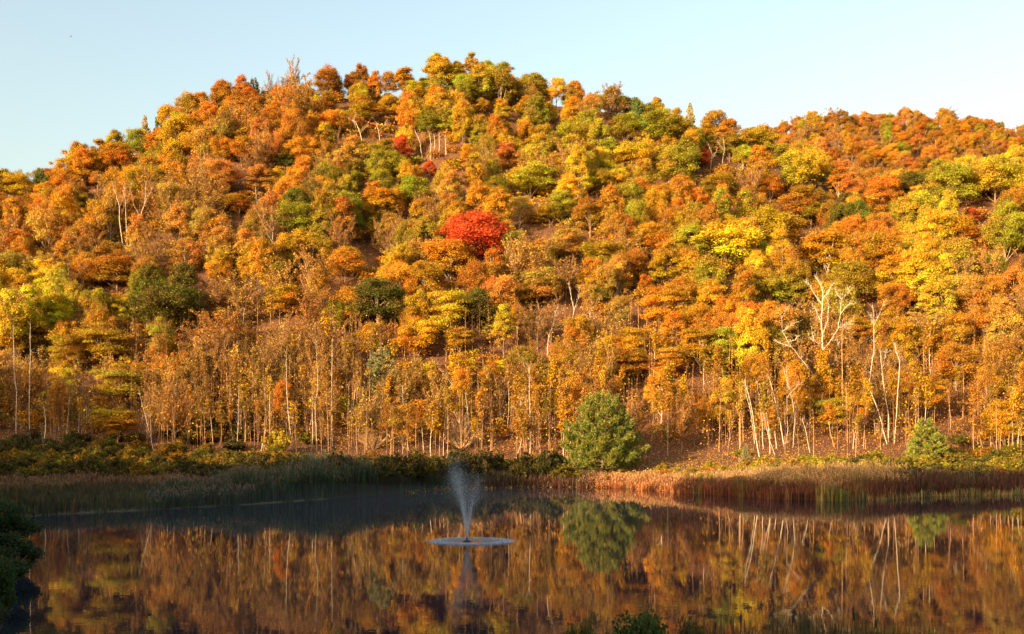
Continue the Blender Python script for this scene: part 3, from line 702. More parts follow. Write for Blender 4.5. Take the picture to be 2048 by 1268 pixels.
# ---- birches and dead trees, each drawn from its own outline: limbs as (row of points), first point of the first limb stands on the ground
def drawn(name, limbs, wpx, own, base=None, cat='tree', bark=None, twig=True, white=True, ndeep=1.0):
    bx, by = limbs[0][0]
    if base is None: base = by
    Y = depth_for(bx, base, 272); s = Y / FPX; X0 = float(tx(bx)) * Y; z0 = g1(X0, Y)
    e = bpy.data.objects.new(name, None); COL.objects.link(e); e.location = (X0, Y, z0)
    e['category'] = cat; e['group'] = 'pale barked trees'
    dep = {}
    trunk = MB(); brs = []
    yb = py_of(X0, Y, z0)
    for i, L in enumerate(limbs):
        P = []; a = U(-1, 1) * ndeep
        for j, (x, y) in enumerate(L):
            key = (x, y)
            if key in dep: d = dep[key]
            else: d = (0 if i == 0 else dep.get(L[0], 0) + a * .9 * j)
            dep[key] = d
            P.append(((x - bx) * s, d, (yb - y) * s))
        P = np.array(P)
        if i == 0: P = np.vstack([[P[0][0], 0, -.8], P]) if P[0][2] < .5 else np.vstack([[P[0][0], 0, -.8], P])
        k = len(P); ww = wpx * .68 * s / 2 * (1 if i == 0 else .38 if len(L) > 3 else .3)
        # subdivide with a little wobble
        tt = np.linspace(0, k - 1, (k - 1) * 3 + 1); Q = np.stack([np.interp(tt, np.arange(k), P[:, c]) for c in range(3)], 1)
        Q[1:-1] += R.normal(0, .05, Q[1:-1].shape)
        rad = ww * (1 - np.linspace(0, 1, len(Q)) * (.72 if i == 0 else .75))
        br = trunk if i == 0 else MB()
        if i: brs.append(br)
        tube(br, Q, rad, 7 if i == 0 else 5)
        if twig:
            n = 14 * len(L); f = R.integers(len(Q) // 2 if i == 0 else 1, len(Q), n); d0 = unit(Q[-1] - Q[0])
            for q in range(0, n, 2):
                dd = unit(d0 * .7 + R.normal(0, .6, 3) + [0, 0, .35]); ln = U(.7, 2.2)
                tube(br, [Q[f[q]], Q[f[q]] + dd * ln * .5 + R.normal(0, .08, 3), Q[f[q]] + dd * ln], [.035, .022, .01], 3)
    bk = lin((222, 198, 168)) * U(.6, .85) if bark is None else bark
    obj('trunk', trunk.mesh('pale_trunk', [M_BIRCH], True), e, bk)
    for br in brs: obj('branch', br.mesh('pale_branch', [M_BIRCH], True), e, bk)
    xs = [p[0] for L in limbs for p in L]; ys = [p[1] for L in limbs for p in L]
    THINGS.append(dict(o=e, x=bx, y=Y, yb=by, code='W', cat=cat, kind=name, own=own, word='pale', yc=(min(ys) + max(ys)) / 2, w=max(xs) - min(xs), h=max(ys) - min(ys), sh='drawn'))
    return e
drawn('dead_tree', [[(1644, 845), (1643, 800), (1647, 775), (1650, 758), (1650, 735), (1646, 715), (1645, 695), (1645, 670), (1643, 645), (1645, 610), (1646, 585), (1640, 567), (1631, 554)],
    [(1646, 700), (1660, 682), (1674, 658), (1678, 630), (1679, 600), (1690, 590), (1694, 575)], [(1678, 630), (1690, 615), (1697, 609), (1711, 608)],
    [(1674, 658), (1685, 652), (1696, 656)], [(1685, 652), (1696, 648), (1706, 641)], [(1660, 682), (1674, 680), (1678, 690)],
    [(1645, 610), (1635, 595), (1628, 580), (1624, 568), (1617, 561)], [(1643, 645), (1635, 630), (1631, 618), (1622, 609)],
    [(1645, 670), (1655, 640), (1656, 610), (1650, 597)], [(1646, 597), (1657, 585), (1663, 572), (1668, 568)],
    [(1645, 775), (1622, 745), (1600, 718), (1580, 695), (1572, 686), (1560, 665), (1557, 640), (1567, 622)], [(1572, 686), (1585, 682), (1590, 676)],
    [(1646, 690), (1626, 683), (1614, 672)], [(1626, 683), (1622, 660)], [(1650, 735), (1668, 727), (1674, 716)], [(1580, 695), (1560, 688), (1545, 680)], [(1679, 600), (1672, 590), (1668, 575)],
    [(1560, 665), (1575, 655), (1585, 648)]], 5.6, 'tall bleached dead tree with forking white limbs and one long limb leaning left', bark=lin((236, 214, 184)) * .75)
drawn('dead_tree', [[(1095, 700), (1097, 671), (1107, 650), (1109, 633), (1116, 613)], [(1097, 671), (1087, 650), (1076, 630)], [(1104, 662), (1117, 659), (1136, 659)], [(1117, 659), (1130, 645), (1140, 635)],
    [(1109, 633), (1118, 628), (1126, 618)], [(1087, 650), (1078, 648), (1072, 642)]], 3.6, 'small forked dead tree with white branches in the middle of the slope', base=712)
drawn('birch_tree', [[(1519, 915), (1512, 876), (1503, 814), (1490, 763)]], 4, 'white birch furthest forward beside the small spruce, leaning left')
drawn('birch_tree', [[(1510, 888), (1502, 828), (1493, 790), (1490, 770)]], 3, 'thin birch close behind the leaning white birch by the spruce')
drawn('birch_tree', [[(1527, 898), (1524, 842), (1514, 767)]], 3, 'straight thin birch just right of the two birches by the spruce')
drawn('birch_tree', [[(1550, 912), (1534, 862), (1527, 828)]], 3, 'short thin birch leaning left between the spruce and the V-shaped birch')
drawn('birch_tree', [[(1570, 898), (1560, 842), (1550, 797), (1538, 756)], [(1570, 898), (1576, 859), (1574, 808), (1575, 770), (1574, 732)], [(1574, 795), (1590, 775), (1600, 768)]], 4.6, 'white birch with two stems making a V from one foot')
drawn('birch_tree', [[(1587, 896), (1590, 842), (1584, 797), (1575, 765), (1567, 739)]], 3.4, 'slim birch curving left, immediately right of the V-shaped birch')
drawn('birch_tree', [[(1620, 905), (1613, 866), (1605, 840)]], 3, 'short stub of birch stem between the V-shaped birch and the tall dead tree')
drawn('birch_tree', [[(1777, 886), (1777, 828), (1770, 790), (1765, 750), (1761, 705)], [(1765, 735), (1772, 715), (1776, 700)]], 4, 'left stem of the tall white birch pair above the shore shrubs at right')
drawn('birch_tree', [[(1789, 886), (1794, 808), (1799, 722), (1792, 702), (1789, 688)]], 4, 'right and brightest stem of the tall white birch pair at right')
drawn('birch_tree', [[(1774, 889), (1758, 825), (1738, 773), (1741, 746), (1748, 705), (1748, 647), (1746, 616)], [(1748, 650), (1757, 630), (1763, 606)], [(1748, 647), (1740, 636), (1735, 630)]], 3.6, 'crooked birch with broken top, leaning away left of the tall birch pair')
drawn('birch_tree', [[(1821, 856), (1820, 800), (1820, 756)]], 3, 'single straight birch stem between the birch pair and the bushy pine')
drawn('birch_tree', [[(1686, 850), (1685, 777), (1684, 700), (1685, 640)]], 3.2, 'pale straight stem right behind the tall dead tree', bark=lin((200, 150, 110)))
drawn('birch_tree', [[(1061, 908), (1061, 870), (1060, 828), (1059, 763), (1058, 735)]], 4.2, 'straight bright white birch stem left of the huge rounded pine')
drawn('birch_tree', [[(816, 902), (813, 842), (806, 804), (805, 776)]], 3.2, 'white birch stem standing alone between the two pale twiggy bushes')
drawn('birch_tree', [[(311, 915), (297, 855), (280, 790)]], 3, 'pale stem leaning left near the layered golden trees at left')
drawn('birch_tree', [[(588, 913), (578, 842), (574, 790), (572, 705)]], 3.4, 'pale stem in front of the small orange tree at left')
drawn('birch_tree', [[(665, 892), (663, 790), (664, 678)]], 3.0, 'tall straight pale stem beside the small red-orange tree')
drawn('birch_tree', [[(634, 902), (630, 808), (636, 773), (632, 688)]], 2.6, 'kinked pale stem left of the tall straight one in the brown saplings')
drawn('birch_tree', [[(473, 905), (476, 850), (477, 780)]], 2.6, 'pale stem among the dense brown saplings left of the small orange tree')
drawn('birch_tree', [[(186, 862), (175, 820), (162, 773)]], 2.6, 'thin stem leaning left behind the layered golden trees')
drawn('birch_tree', [[(32, 880), (33, 784), (28, 740), (26, 650)]], 3.2, 'pale trunk under the yellow crowns nearest the left edge', base=880)
drawn('birch_tree', [[(59, 880), (59, 790), (60, 730), (61, 650)]], 3.2, 'second pale trunk under the yellow crowns at left', base=880)
drawn('birch_tree', [[(695, 880), (696, 830), (697, 775)]], 2.6, 'short pale stem just right of the small red-orange tree')
drawn('birch_tree', [[(938, 890), (936, 831), (931, 790)]], 2.8, 'thin pale stem rising behind the domed twiggy bush')
drawn('birch_tree', [[(89, 937), (87, 900), (82, 855)], [(88, 915), (70, 885), (56, 862)]], 3, 'grey forked stem in shade at the left behind the reeds', bark=lin((150, 130, 105)))
drawn('birch_tree', [[(870, 800), (905, 770), (885, 745), (868, 725)], [(905, 770), (912, 735), (920, 712)]], 2.6, 'fallen-over pale branchy tree under the golden layered crowns', base=820)
up = [([[(246, 496), (239, 442), (239, 414), (232, 390), (225, 367)], [(239, 414), (246, 395), (250, 370)]], 'white-stemmed tree, left of the bare cluster high on the left slope'),
      ([[(254, 490), (252, 440), (251, 410), (248, 375)], [(251, 410), (258, 390), (262, 368)]], 'thin white stem, second in the bare cluster on the left slope'),
      ([[(275, 486), (280, 435), (289, 408), (292, 367)], [(280, 435), (268, 410), (264, 385)], [(289, 408), (300, 388), (312, 360)]], 'largest white-limbed tree of the bare cluster on the left slope'),
      ([[(309, 440), (321, 408), (333, 373)], [(315, 424), (306, 400), (303, 376)], [(321, 408), (316, 385), (320, 362)]], 'white forked tree at the right of the bare cluster on the left slope'),
      ([[(514, 423), (513, 400), (511, 373)]], 'short white trunk under the salmon tree on the upper left slope'),
      ([[(601, 338), (598, 300), (596, 254)]], 'thin white stem high on the hill left of centre'),
      ([[(724, 285), (720, 265), (712, 245), (704, 240)], [(720, 265), (732, 252), (742, 234)], [(712, 255), (708, 242), (712, 230)]], 'bare tree with white forks near the ridge, left of the crimson tree'),
      ([[(760, 282), (757, 262), (752, 244)], [(757, 262), (768, 252), (775, 248)], [(768, 252), (776, 238)]], 'bare white-forked tree beside the crimson tree high on the slope'),
      ([[(844, 312), (840, 285), (830, 261)]], 'white stem at the left of the pale stand under the grey-green crowns'),
      ([[(861, 312), (862, 290), (859, 268)]], 'second white stem of the stand under the grey-green crowns'),
      ([[(868, 310), (870, 288), (868, 270)]], 'third white stem of the stand under the grey-green crowns'),
      ([[(878, 306), (879, 285), (878, 268)]], 'fourth white stem of the stand under the grey-green crowns'),
      ([[(892, 304), (891, 285), (890, 270)]], 'rightmost white stem of the stand under the grey-green crowns'),
      ([[(1421, 336), (1424, 310), (1418, 292)], [(1424, 318), (1432, 305), (1436, 294)]], 'pale leafless tree by the small red tree below the right skyline'),
      ([[(1444, 330), (1449, 300), (1447, 278)], [(1449, 305), (1441, 292), (1434, 284)]], 'taller pale leafless tree to the right below the right skyline'),
      ([[(1145, 640), (1148, 620), (1142, 590), (1138, 570)], [(1148, 620), (1156, 598), (1158, 578)]], 'pale forked tree just above the small forked dead tree'),
      ([[(795, 540), (797, 510), (793, 490)], [(797, 510), (804, 495), (808, 484)], [(797, 510), (788, 498), (782, 490)]], 'pale branching tree left of the scarlet maple'),
      ([[(1075, 440), (1077, 420), (1080, 410)], [(1077, 420), (1068, 410)]], 'small bare white branches right above the scarlet maple')]
for L, own in up: drawn('birch_tree', L, 3.0, own, base=L[0][0][1] + 8)
print('drawn ok')

# ------------------------------------------------------------------ shore shrubs
def shrub(X, S, Wm, Hm, code, dark=1.0, own=None, Yabs=None, mesh=None, nm='shrub'):
    t = float(tx(X)); Y = float(shore(t)) + S if Yabs is None else Yabs
    xw = t * Y; z = g1(xw, Y); m_ = mesh or SHRUBS[int(R.integers(0, 5))]
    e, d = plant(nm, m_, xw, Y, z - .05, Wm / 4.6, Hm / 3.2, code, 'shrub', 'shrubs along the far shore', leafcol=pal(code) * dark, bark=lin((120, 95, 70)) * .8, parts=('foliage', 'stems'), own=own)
    hp = Hm * FPX / Y; d.update(yc=d['yb'] - hp / 2, w=Wm * FPX / Y, h=hp, sh='shrub')
belts = [  # x0 x1 S0 S1 width height colours dark (bank shade put into leaf colour) count
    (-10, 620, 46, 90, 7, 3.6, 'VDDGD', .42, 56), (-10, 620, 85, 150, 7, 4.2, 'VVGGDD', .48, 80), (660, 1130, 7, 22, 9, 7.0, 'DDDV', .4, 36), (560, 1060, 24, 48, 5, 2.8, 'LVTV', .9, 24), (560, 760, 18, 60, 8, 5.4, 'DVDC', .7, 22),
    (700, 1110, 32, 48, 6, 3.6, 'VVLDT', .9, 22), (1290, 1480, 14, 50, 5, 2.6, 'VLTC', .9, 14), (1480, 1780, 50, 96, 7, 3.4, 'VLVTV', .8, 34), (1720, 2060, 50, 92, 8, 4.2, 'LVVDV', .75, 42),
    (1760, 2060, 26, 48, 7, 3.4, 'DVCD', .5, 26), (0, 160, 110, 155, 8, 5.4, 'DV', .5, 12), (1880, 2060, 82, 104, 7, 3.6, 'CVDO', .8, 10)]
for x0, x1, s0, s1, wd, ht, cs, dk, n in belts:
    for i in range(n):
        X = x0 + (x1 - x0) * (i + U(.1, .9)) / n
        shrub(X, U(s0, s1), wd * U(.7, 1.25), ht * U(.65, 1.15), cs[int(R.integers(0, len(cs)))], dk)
def bush(x, yt, yb, wpx, code, own, mesh, bark):
    Y = depth_for(x, yb, 255); s = Y / FPX; xw = float(tx(x)) * Y; z = g1(xw, Y)
    e, d = plant('bare_bush', mesh, xw, Y, z, wpx * s / 9.5, (py_of(xw, Y, z) - yt) * s / 5.2, code, 'bush', 'leafless bushes on the far bank', bark=bark, parts=('twigs', 'stems'), own=own)
    d.update(yc=(yt + yb) / 2, w=wpx, h=yb - yt, sh='shrub')
bush(925, 832, 896, 88, 'T', 'domed leafless bush with pale radiating twigs above the dark shore shrubs', BARE[0], lin((215, 175, 130)))
bush(748, 852, 898, 80, 'T', 'low leafless bush with pale arching twigs left of the domed one', BARE[1], lin((205, 165, 120)))
shrub(350, 0, 7.5, 3.6, 'Y', 1.0, 'small bright yellow shrub at the edge of the wood, left', Yabs=277)
shrub(555, 0, 9, 7.5, 'L', .8, 'tall loose olive shrub in front of the brown saplings', Yabs=279)
shrub(905, 0, 8, 4.6, 'L', 1.0, 'bright yellow-green shrub directly below the domed leafless bush', Yabs=250)
shrub(1420, 0, 5, 3, 'L', 1.0, 'lone yellow-green shrub in the shadow to the right of the huge pine', Yabs=262)
shrub(1325, 0, 5, 3.4, 'V', 1.0, 'olive shrub at the right foot of the huge pine', Yabs=256)

# ------------------------------------------------------------------ reeds, grass, fallen leaves
def reeds(name, label, X0, X1, s0, s1, h0, h1, cols, n, wd=.09, plume=None, lean=.22, dk=1.0, edge=0):
    X = U(X0, X1, n) + R.normal(0, .05 * min(400, X1 - X0) + 5, n); t = tx(X); S = s0 + (s1 - s0) * U(0, 1, n)
    Y = shore(t) + S + edge * vnoise(X, X * 0, 22, 4); xw = t * Y; z = ground(xw, Y)
    clump = vnoise(xw, Y, 3.2, 8) + .6 * vnoise(xw, Y, 1.3, 9)
    H = (h0 + (h1 - h0) * U(0, 1, n)) * (1 + .9 * clump)
    if X0 == 1320: H = H * np.interp(X, [1320, 1450, 1560, 1700, 1800], [.45, .6, .85, 1.1, .9])
    if X0 == 330: H = H * np.interp(X, [330, 480, 620, 720], [.5, .72, 1.1, 1.25])
    B = np.stack([xw, Y, np.maximum(z, -.15) - .05], 1)
    a = U(0, 2 * pi, n); ln = np.abs(R.normal(0, lean, n)) * H
    d = np.stack([np.cos(a) * ln, np.sin(a) * ln, 0 * a], 1)
    M_ = B + d * .35 + np.stack([0 * H, 0 * H, H * .62], 1); T_ = B + d + np.stack([0 * H, 0 * H, H * (1 - .12 * U(0, 1, n))], 1)
    s = np.stack([np.cos(a + 1.57), np.sin(a + 1.57), 0 * a], 1) * (wd * U(.6, 1.3, n))[:, None] * .5
    cc = np.array([lin(PAL[c]) if c in PAL else lin(c) for c in cols]); ci = np.clip(((clump + .8) / 1.6 * len(cols) + R.normal(0, .6, n)).astype(int), 0, len(cols) - 1)
    fc = cc[ci] * vary(n, .28, .1) * dk  # dk darkens blade colour, mostly to stand in for bank shade
    mb = MB(); V = np.stack([B - s, B + s, M_ + s * .8, M_ - s * .8, T_], 1).reshape(-1, 3); base = np.arange(n)[:, None] * 5
    mb.add(V, base + np.array([[0, 1, 2, 3]]), 0, fc); mb.F.append((base + np.array([[3, 2, 4]]), 0, fc))
    if plume is not None:
        k = R.choice(n, int(n * .22), replace=False); q = 7
        for j in range(q):
            C = T_[k] + np.stack([R.normal(0, .05, len(k)), R.normal(0, .05, len(k)), U(-.35, .12, len(k))], 1)
            leaves(mb, C, R.normal(size=(len(k), 3)), .11 * U(.6, 1.3, len(k)), 0, lin(plume) * vary(len(k), .2, .05), asp=.45)
    obj(name, mb.mesh(name, [M_REED]), color=(1, 1, 1), kind='stuff', label=label)
dgreen = (70, 82, 44); bgreen = (80, 98, 66); tan = (178, 138, 84); red = (168, 92, 46); dred = (104, 60, 42); olive = (120, 112, 48)
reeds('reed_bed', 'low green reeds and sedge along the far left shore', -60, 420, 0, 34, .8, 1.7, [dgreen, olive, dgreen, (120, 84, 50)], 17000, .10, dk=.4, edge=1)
reeds('reed_bed', 'dusky red-brown tall grass behind the left reeds', -60, 640, 30, 60, .9, 1.8, [(126, 86, 60), olive, (150, 104, 60), (110, 60, 46)], 15000, .10, plume=(130, 98, 76), dk=.5)  # plumes darkened too, bank shade put into their colour
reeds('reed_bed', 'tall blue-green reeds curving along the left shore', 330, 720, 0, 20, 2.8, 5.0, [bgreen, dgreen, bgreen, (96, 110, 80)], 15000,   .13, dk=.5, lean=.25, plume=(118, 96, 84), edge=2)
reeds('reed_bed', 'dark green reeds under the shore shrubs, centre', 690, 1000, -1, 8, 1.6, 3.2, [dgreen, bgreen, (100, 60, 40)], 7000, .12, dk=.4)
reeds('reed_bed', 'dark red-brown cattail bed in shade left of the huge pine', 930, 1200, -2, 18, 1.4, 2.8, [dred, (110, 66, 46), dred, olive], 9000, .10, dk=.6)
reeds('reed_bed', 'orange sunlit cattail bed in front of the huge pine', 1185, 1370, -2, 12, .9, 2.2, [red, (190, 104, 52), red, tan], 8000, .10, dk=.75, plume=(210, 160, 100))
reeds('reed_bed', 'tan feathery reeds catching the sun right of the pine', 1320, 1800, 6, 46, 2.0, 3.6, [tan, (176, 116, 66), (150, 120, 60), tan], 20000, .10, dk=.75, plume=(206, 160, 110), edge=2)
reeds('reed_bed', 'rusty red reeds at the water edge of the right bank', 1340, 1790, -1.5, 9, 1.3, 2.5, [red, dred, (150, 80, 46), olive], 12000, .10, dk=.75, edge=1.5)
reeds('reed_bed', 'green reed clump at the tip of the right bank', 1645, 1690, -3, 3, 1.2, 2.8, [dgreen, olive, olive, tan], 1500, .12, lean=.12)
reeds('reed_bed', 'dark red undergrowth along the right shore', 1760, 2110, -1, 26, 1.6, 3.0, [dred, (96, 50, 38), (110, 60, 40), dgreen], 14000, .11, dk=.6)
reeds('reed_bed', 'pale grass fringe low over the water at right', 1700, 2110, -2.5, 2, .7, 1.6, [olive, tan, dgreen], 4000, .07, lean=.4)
def scatter_ground(name, label, n, xr, yr, size, cols, lift=.05):
    X = U(*xr, n); Y = U(*yr, n); xw = tx(X) * Y; z = ground(xw, Y)
    mb = MB(); C = np.stack([xw, Y, z + U(0, lift, n)], 1)
    cc = np.array([lin(PAL[c]) for c in cols])[R.integers(0, len(cols), n)]
    leaves(mb, C, np.array([0, -.35, 1.]) + .5 * R.normal(size=(n, 3)), size * U(.6, 1.4, n), 0, cc * vary(n, .3, .1))
    obj(name, mb.mesh(name, [M_LEAF]), color=(1, 1, 1), kind='stuff', label=label)
scatter_ground('fallen_leaves', 'carpet of orange and rust fallen leaves under the trees at the hill foot', 62000, (-80, 2130), (264, 345), .15, 'COCBGC', .15)
scatter_ground('ground_cover', 'mixed low herbs and weeds on the bank behind the reeds', 46000, (-80, 2130), (204, 284), .18, 'VDVCVB', 1.0)
scatter_ground('low_foliage', 'scattered gold and orange leaves low in the wood between the young stems', 20000, (-80, 2130), (280, 330), .14, 'GOCGTG', 8)

# ------------------------------------------------------------------ fountain
def fountain():
    D = CAMZ * FPX / (1083 - HOR); X = float(tx(934)) * D
    e = bpy.data.objects.new('fountain', None); COL.objects.link(e); e.location = (X, D, 0)
    e['label'] = 'floating fountain throwing a V-shaped spray of water in the middle of the pond'; e['category'] = 'fountain'
    m, t, out = newmat('water_spray'); d = N(t, 'ShaderNodeBsdfDiffuse'); tr = N(t, 'ShaderNodeBsdfTranslucent'); mx = N(t, 'ShaderNodeMixShader'); mx.inputs[0].default_value = .5
    for q in (d, tr): q.inputs[0].default_value = (.85, .9, .97, 1)
    t.links.new(d.outputs[0], mx.inputs[1]); t.links.new(tr.outputs[0], mx.inputs[2]); t.links.new(mx.outputs[0], out.inputs[0])
    # spray: drops on ballistic paths
    n = 32000
    az = np.where(U(0, 1, n) < .45, pi + R.normal(0, .75, n), U(0, 2 * pi, n))
    Hh = 6.3 * (1 + .16 * R.normal(size=n)) * np.where(np.cos(az) < 0, 1.03, .88) * .84; Hh = np.clip(Hh, 3.5, 7.6)
    vz = np.sqrt(2 * 9.8 * Hh); tf = 2 * vz / 9.8; rl = 3.0 * (1 + .12 * R.normal(size=n)); vr = rl / tf
    f = U(0, 1, n); f = np.where(U(0, 1, n) < .9, f * .5, f)
    tt = f * tf; r = vr * tt; z = vz * tt - 4.9 * tt ** 2
    jit = .02 + .13 * f * 2; P = np.stack([np.cos(az) * r, np.sin(az) * r, z + .35], 1) + R.normal(size=(n, 3)) * jit[:, None] * 1.6
    P = P[P[:, 2] > .02]; n = len(P)
    s = (.004 + .008 * U(0, 1, n) ** 3)[:, None]
    o6 = np.array([[1, 0, 0], [0, 1, 0], [-1, 0, 0], [0, -1, 0], [0, 0, 1], [0, 0, -1]], float)

    o6 = np.array([[1, 0, -.5], [-.6, .9, -.5], [-.6, -.9, -.5], [0, 0, 1.1]]) * 1.2; fo = np.array([[0, 1, 3], [1, 2, 3], [2, 0, 3], [0, 2, 1]])
    V = (P[:, None, :] + o6[None] * s[:, None, :] * np.array([1, 1, 1.5])).reshape(-1, 3)
    F = (np.arange(n)[:, None, None] * 4 + fo[None]).reshape(-1, 3)
    mb = MB(); mb.add(V, F); obj('spray', mb.mesh('spray', [m]), e, kind='stuff')
    # solid jets close to the nozzle
    mb = MB()
    for k in range(14):
        a = k * 2 * pi / 14; q = np.linspace(0, .16, 5); tf_ = 2 * math.sqrt(19.6 * 6.2) / 9.8; vr_ = 3.75 / tf_; vz_ = math.sqrt(19.6 * 6.2); tt_ = q * tf_
        tube(mb, np.stack([np.cos(a) * vr_ * tt_, np.sin(a) * vr_ * tt_, .35 + vz_ * tt_ - 4.9 * tt_ ** 2], 1), np.linspace(.012, .003, 5), 4)
    obj('jet', mb.mesh('jet', [m]), e)
    # ring of broken water where the drops land
    mr, t, out = newmat('churned_water'); b = t.nodes.new('ShaderNodeBsdfPrincipled'); g = t.nodes.new('ShaderNodeNewGeometry')
    nz = N(t, 'ShaderNodeTexNoise'); nz.inputs['Scale'].default_value = 9; nz.inputs['Detail'].default_value = 4; t.links.new(g.outputs['Position'], nz.inputs['Vector'])
    rp = t.nodes.new('ShaderNodeValToRGB'); rp.color_ramp.elements[0].position = .42; rp.color_ramp.elements[0].color = (.07, .09, .12, 1); rp.color_ramp.elements[1].position = .68; rp.color_ramp.elements[1].color = (.20, .24, .30, 1)
    t.links.new(nz.outputs[0], rp.inputs[0]); t.links.new(rp.outputs[0], b.inputs['Base Color']); b.inputs['Roughness'].default_value = .3; b.inputs['IOR'].default_value = 1.333
    t.links.new(b.outputs[0], out.inputs[0])
    nr, na = 64, 420; r = np.linspace(.5, 4.3, nr); a = np.arange(na) * 2 * pi / na; RR, AA = np.meshgrid(r, a, indexing='ij')
    xx0, yy0 = RR * np.cos(AA), RR * np.sin(AA)
    env = np.exp(-((RR - 3.5) / .6) ** 2) + .55 * np.clip((RR - .7) / .8, 0, 1); edge = np.clip((4.3 - RR - .9 * np.abs(vnoise(xx0, yy0, .5, 31)) - .7 * np.abs(vnoise(xx0, yy0, .16, 32))) / .5, 0, 1) * np.clip((RR - .5) / .6, 0, 1)
    xx, yy_ = RR * np.cos(AA), RR * np.sin(AA)
    hgt = (np.abs(vnoise(xx, yy_, .13, 21)) + .8 * np.abs(vnoise(xx, yy_, .07, 22))) * .085 * env * edge + .006
    hgt = hgt * edge - .014 * (1 - np.clip(env * 1.3, 0, 1)) - .03 * (1 - edge)
    V = np.stack([xx, yy_, hgt], -1).reshape(-1, 3); i = np.arange(nr - 1)[:, None] * na; j = np.arange(na)[None, :]
    F = np.stack([i + j, i + na + j, i + na + (j + 1) % na, i + (j + 1) % na], -1).reshape(-1, 4)
    mb = MB(); mb.add(V, F); obj('splash_ring', mb.mesh('splash_ring', [mr], True), e, loc=(.38, 0, 0)).scale = (.9, .95, 1)
    # drops leaping off the ring
    n = 5000; a = U(0, 2 * pi, n); r = 3.2 + R.normal(0, .4, n); P = np.stack([r * np.cos(a) + .38, r * np.sin(a), np.abs(R.normal(0, .06, n)) + .02], 1); s = U(.008, .02, n)[:, None]
    V = (P[:, None, :] + o6[None] * s[:, None, :]).reshape(-1, 3); F = (np.arange(n)[:, None, None] * 4 + fo[None]).reshape(-1, 3)
    mb = MB(); mb.add(V, F); obj('splash_drops', mb.mesh('splash_drops', [m]), e, kind='stuff')
    # float and nozzle
    blk = plain('black_plastic', (.02, .02, .022), .4); mb = MB()
    th = np.linspace(0, pi, 9); prof = np.stack([.34 * np.sin(th), .12 * -np.cos(th)], 1)
    a = np.arange(20) * 2 * pi / 20; V = np.stack([prof[:, None, 0] * np.cos(a), prof[:, None, 0] * np.sin(a), np.broadcast_to(prof[:, None, 1], (9, 20)) + .03], -1).reshape(-1, 3)
    i = np.arange(8)[:, None] * 20; j = np.arange(20)[None]; mb.add(V, np.stack([i + j, i + (j + 1) % 20, i + 20 + (j + 1) % 20, i + 20 + j], -1).reshape(-1, 4))
    obj('float', mb.mesh('float', [blk], True), e)
    mb = MB(); tube(mb, [(0, 0, .1), (0, 0, .25), (0, 0, .36)], [.09, .06, .075], 12); obj('nozzle', mb.mesh('nozzle', [blk], True), e)
fountain()

# thin mist lying on the shaded water by the far left shore
mm, t, out = newmat('mist_air'); pv = t.nodes.new('ShaderNodeVolumePrincipled'); pv.inputs['Density'].default_value = .0007; pv.inputs['Color'].default_value = (.8, .88, 1, 1); t.links.new(pv.outputs[0], out.inputs['Volume'])
mb = MB(); a = np.linspace(0, 2 * pi, 24, endpoint=False); top_ = []
ring_ = lambda r, z: np.stack([-34 + 62 * r * np.cos(a), 158 + 44 * r * np.sin(a), np.full(24, z)], 1)
Vm = np.concatenate([ring_(1, .05), ring_(.9, 1.2), ring_(.6, 2.4), ring_(.2, 3.0)]); j = np.arange(24); Fm = []
for k in range(3): Fm += [[k * 24 + q, k * 24 + (q + 1) % 24, (k + 1) * 24 + (q + 1) % 24, (k + 1) * 24 + q] for q in range(24)]
mb.add(Vm, Fm); me = mb.mesh('mist', [mm]); import bmesh
bm = bmesh.new(); bm.from_mesh(me); bmesh.ops.holes_fill(bm, edges=bm.edges[:], sides=0); bmesh.ops.recalc_face_normals(bm, faces=bm.faces[:]); bm.to_mesh(me); bm.free()
obj('mist', me, kind='stuff', label='thin bluish mist lying on the shaded water near the far left shore')

# ------------------------------------------------------------------ near bank: dark bushes at left, brush and cattails at the bottom
def near_mesh(seed, nl=16000, leaf=.075): return shrub_mesh(seed, 4., 3., nl, leaf)
NB = [near_mesh(801), near_mesh(802)]
R = np.random.default_rng(5)
def nearbush(x, yt, Y, wpx, own, col, mesh, xw=None):
    X = float(tx(x)) * Y; z = g1(X, Y); z = max(z, .0); s = Y / FPX; H = CAMZ + (HOR - yt) * s - z
    e, d = plant('bush', mesh, X, Y, z, wpx * s / 4.5, H / 2.75, 'D', 'bush', 'bushes on the near bank', leafcol=col, parts=('foliage', 'stems'), own=own)
    d.update(yc=yt + 20, w=wpx, h=60, sh='shrub')
nearbush(-10, 1118, 52, 140, 'dark leafy bush hanging over the water in the bottom left corner', lin((60, 78, 34)), NB[0])
nearbush(10, 1005, 96, 150, 'dark bush on the left shore, upper of the two at the frame edge', lin((52, 70, 34)), NB[1])
nearbush(-90, 975, 112, 260, 'broad dark bush where the left shore meets the reed bank', lin((56, 74, 36)), NB[0])
nearbush(-70, 1175, 44, 180, 'lowest dark bush cut off by the left edge of the view', lin((60, 70, 34)), NB[1])
nearbush(15, 1062, 72, 150, 'dark bush at the left edge between the corner bush and the upper one', lin((54, 70, 34)), NB[0])
nearbush(-30, 1090, 60, 200, 'wide dark bush behind the bottom left corner bush', lin((50, 64, 32)), NB[1])
nearbush(1265, 1226, 30, 240, 'leafy green bush top rising from the bottom edge, right of centre', lin((86, 100, 40)), NB[0])
nearbush(1160, 1250, 29, 130, 'low green bush top at the bottom edge, left of the bigger one', lin((90, 96, 40)), NB[1])
nearbush(1390, 1246, 30, 150, 'brownish bush top at the bottom edge between green bush and cattails', lin((104, 90, 40)), NB[1])
M_STALK = foliage_mat('cattail_leaves', .25, .5, .03); M_HEAD = plain('cattail_head', (.10, .045, .02), .95)
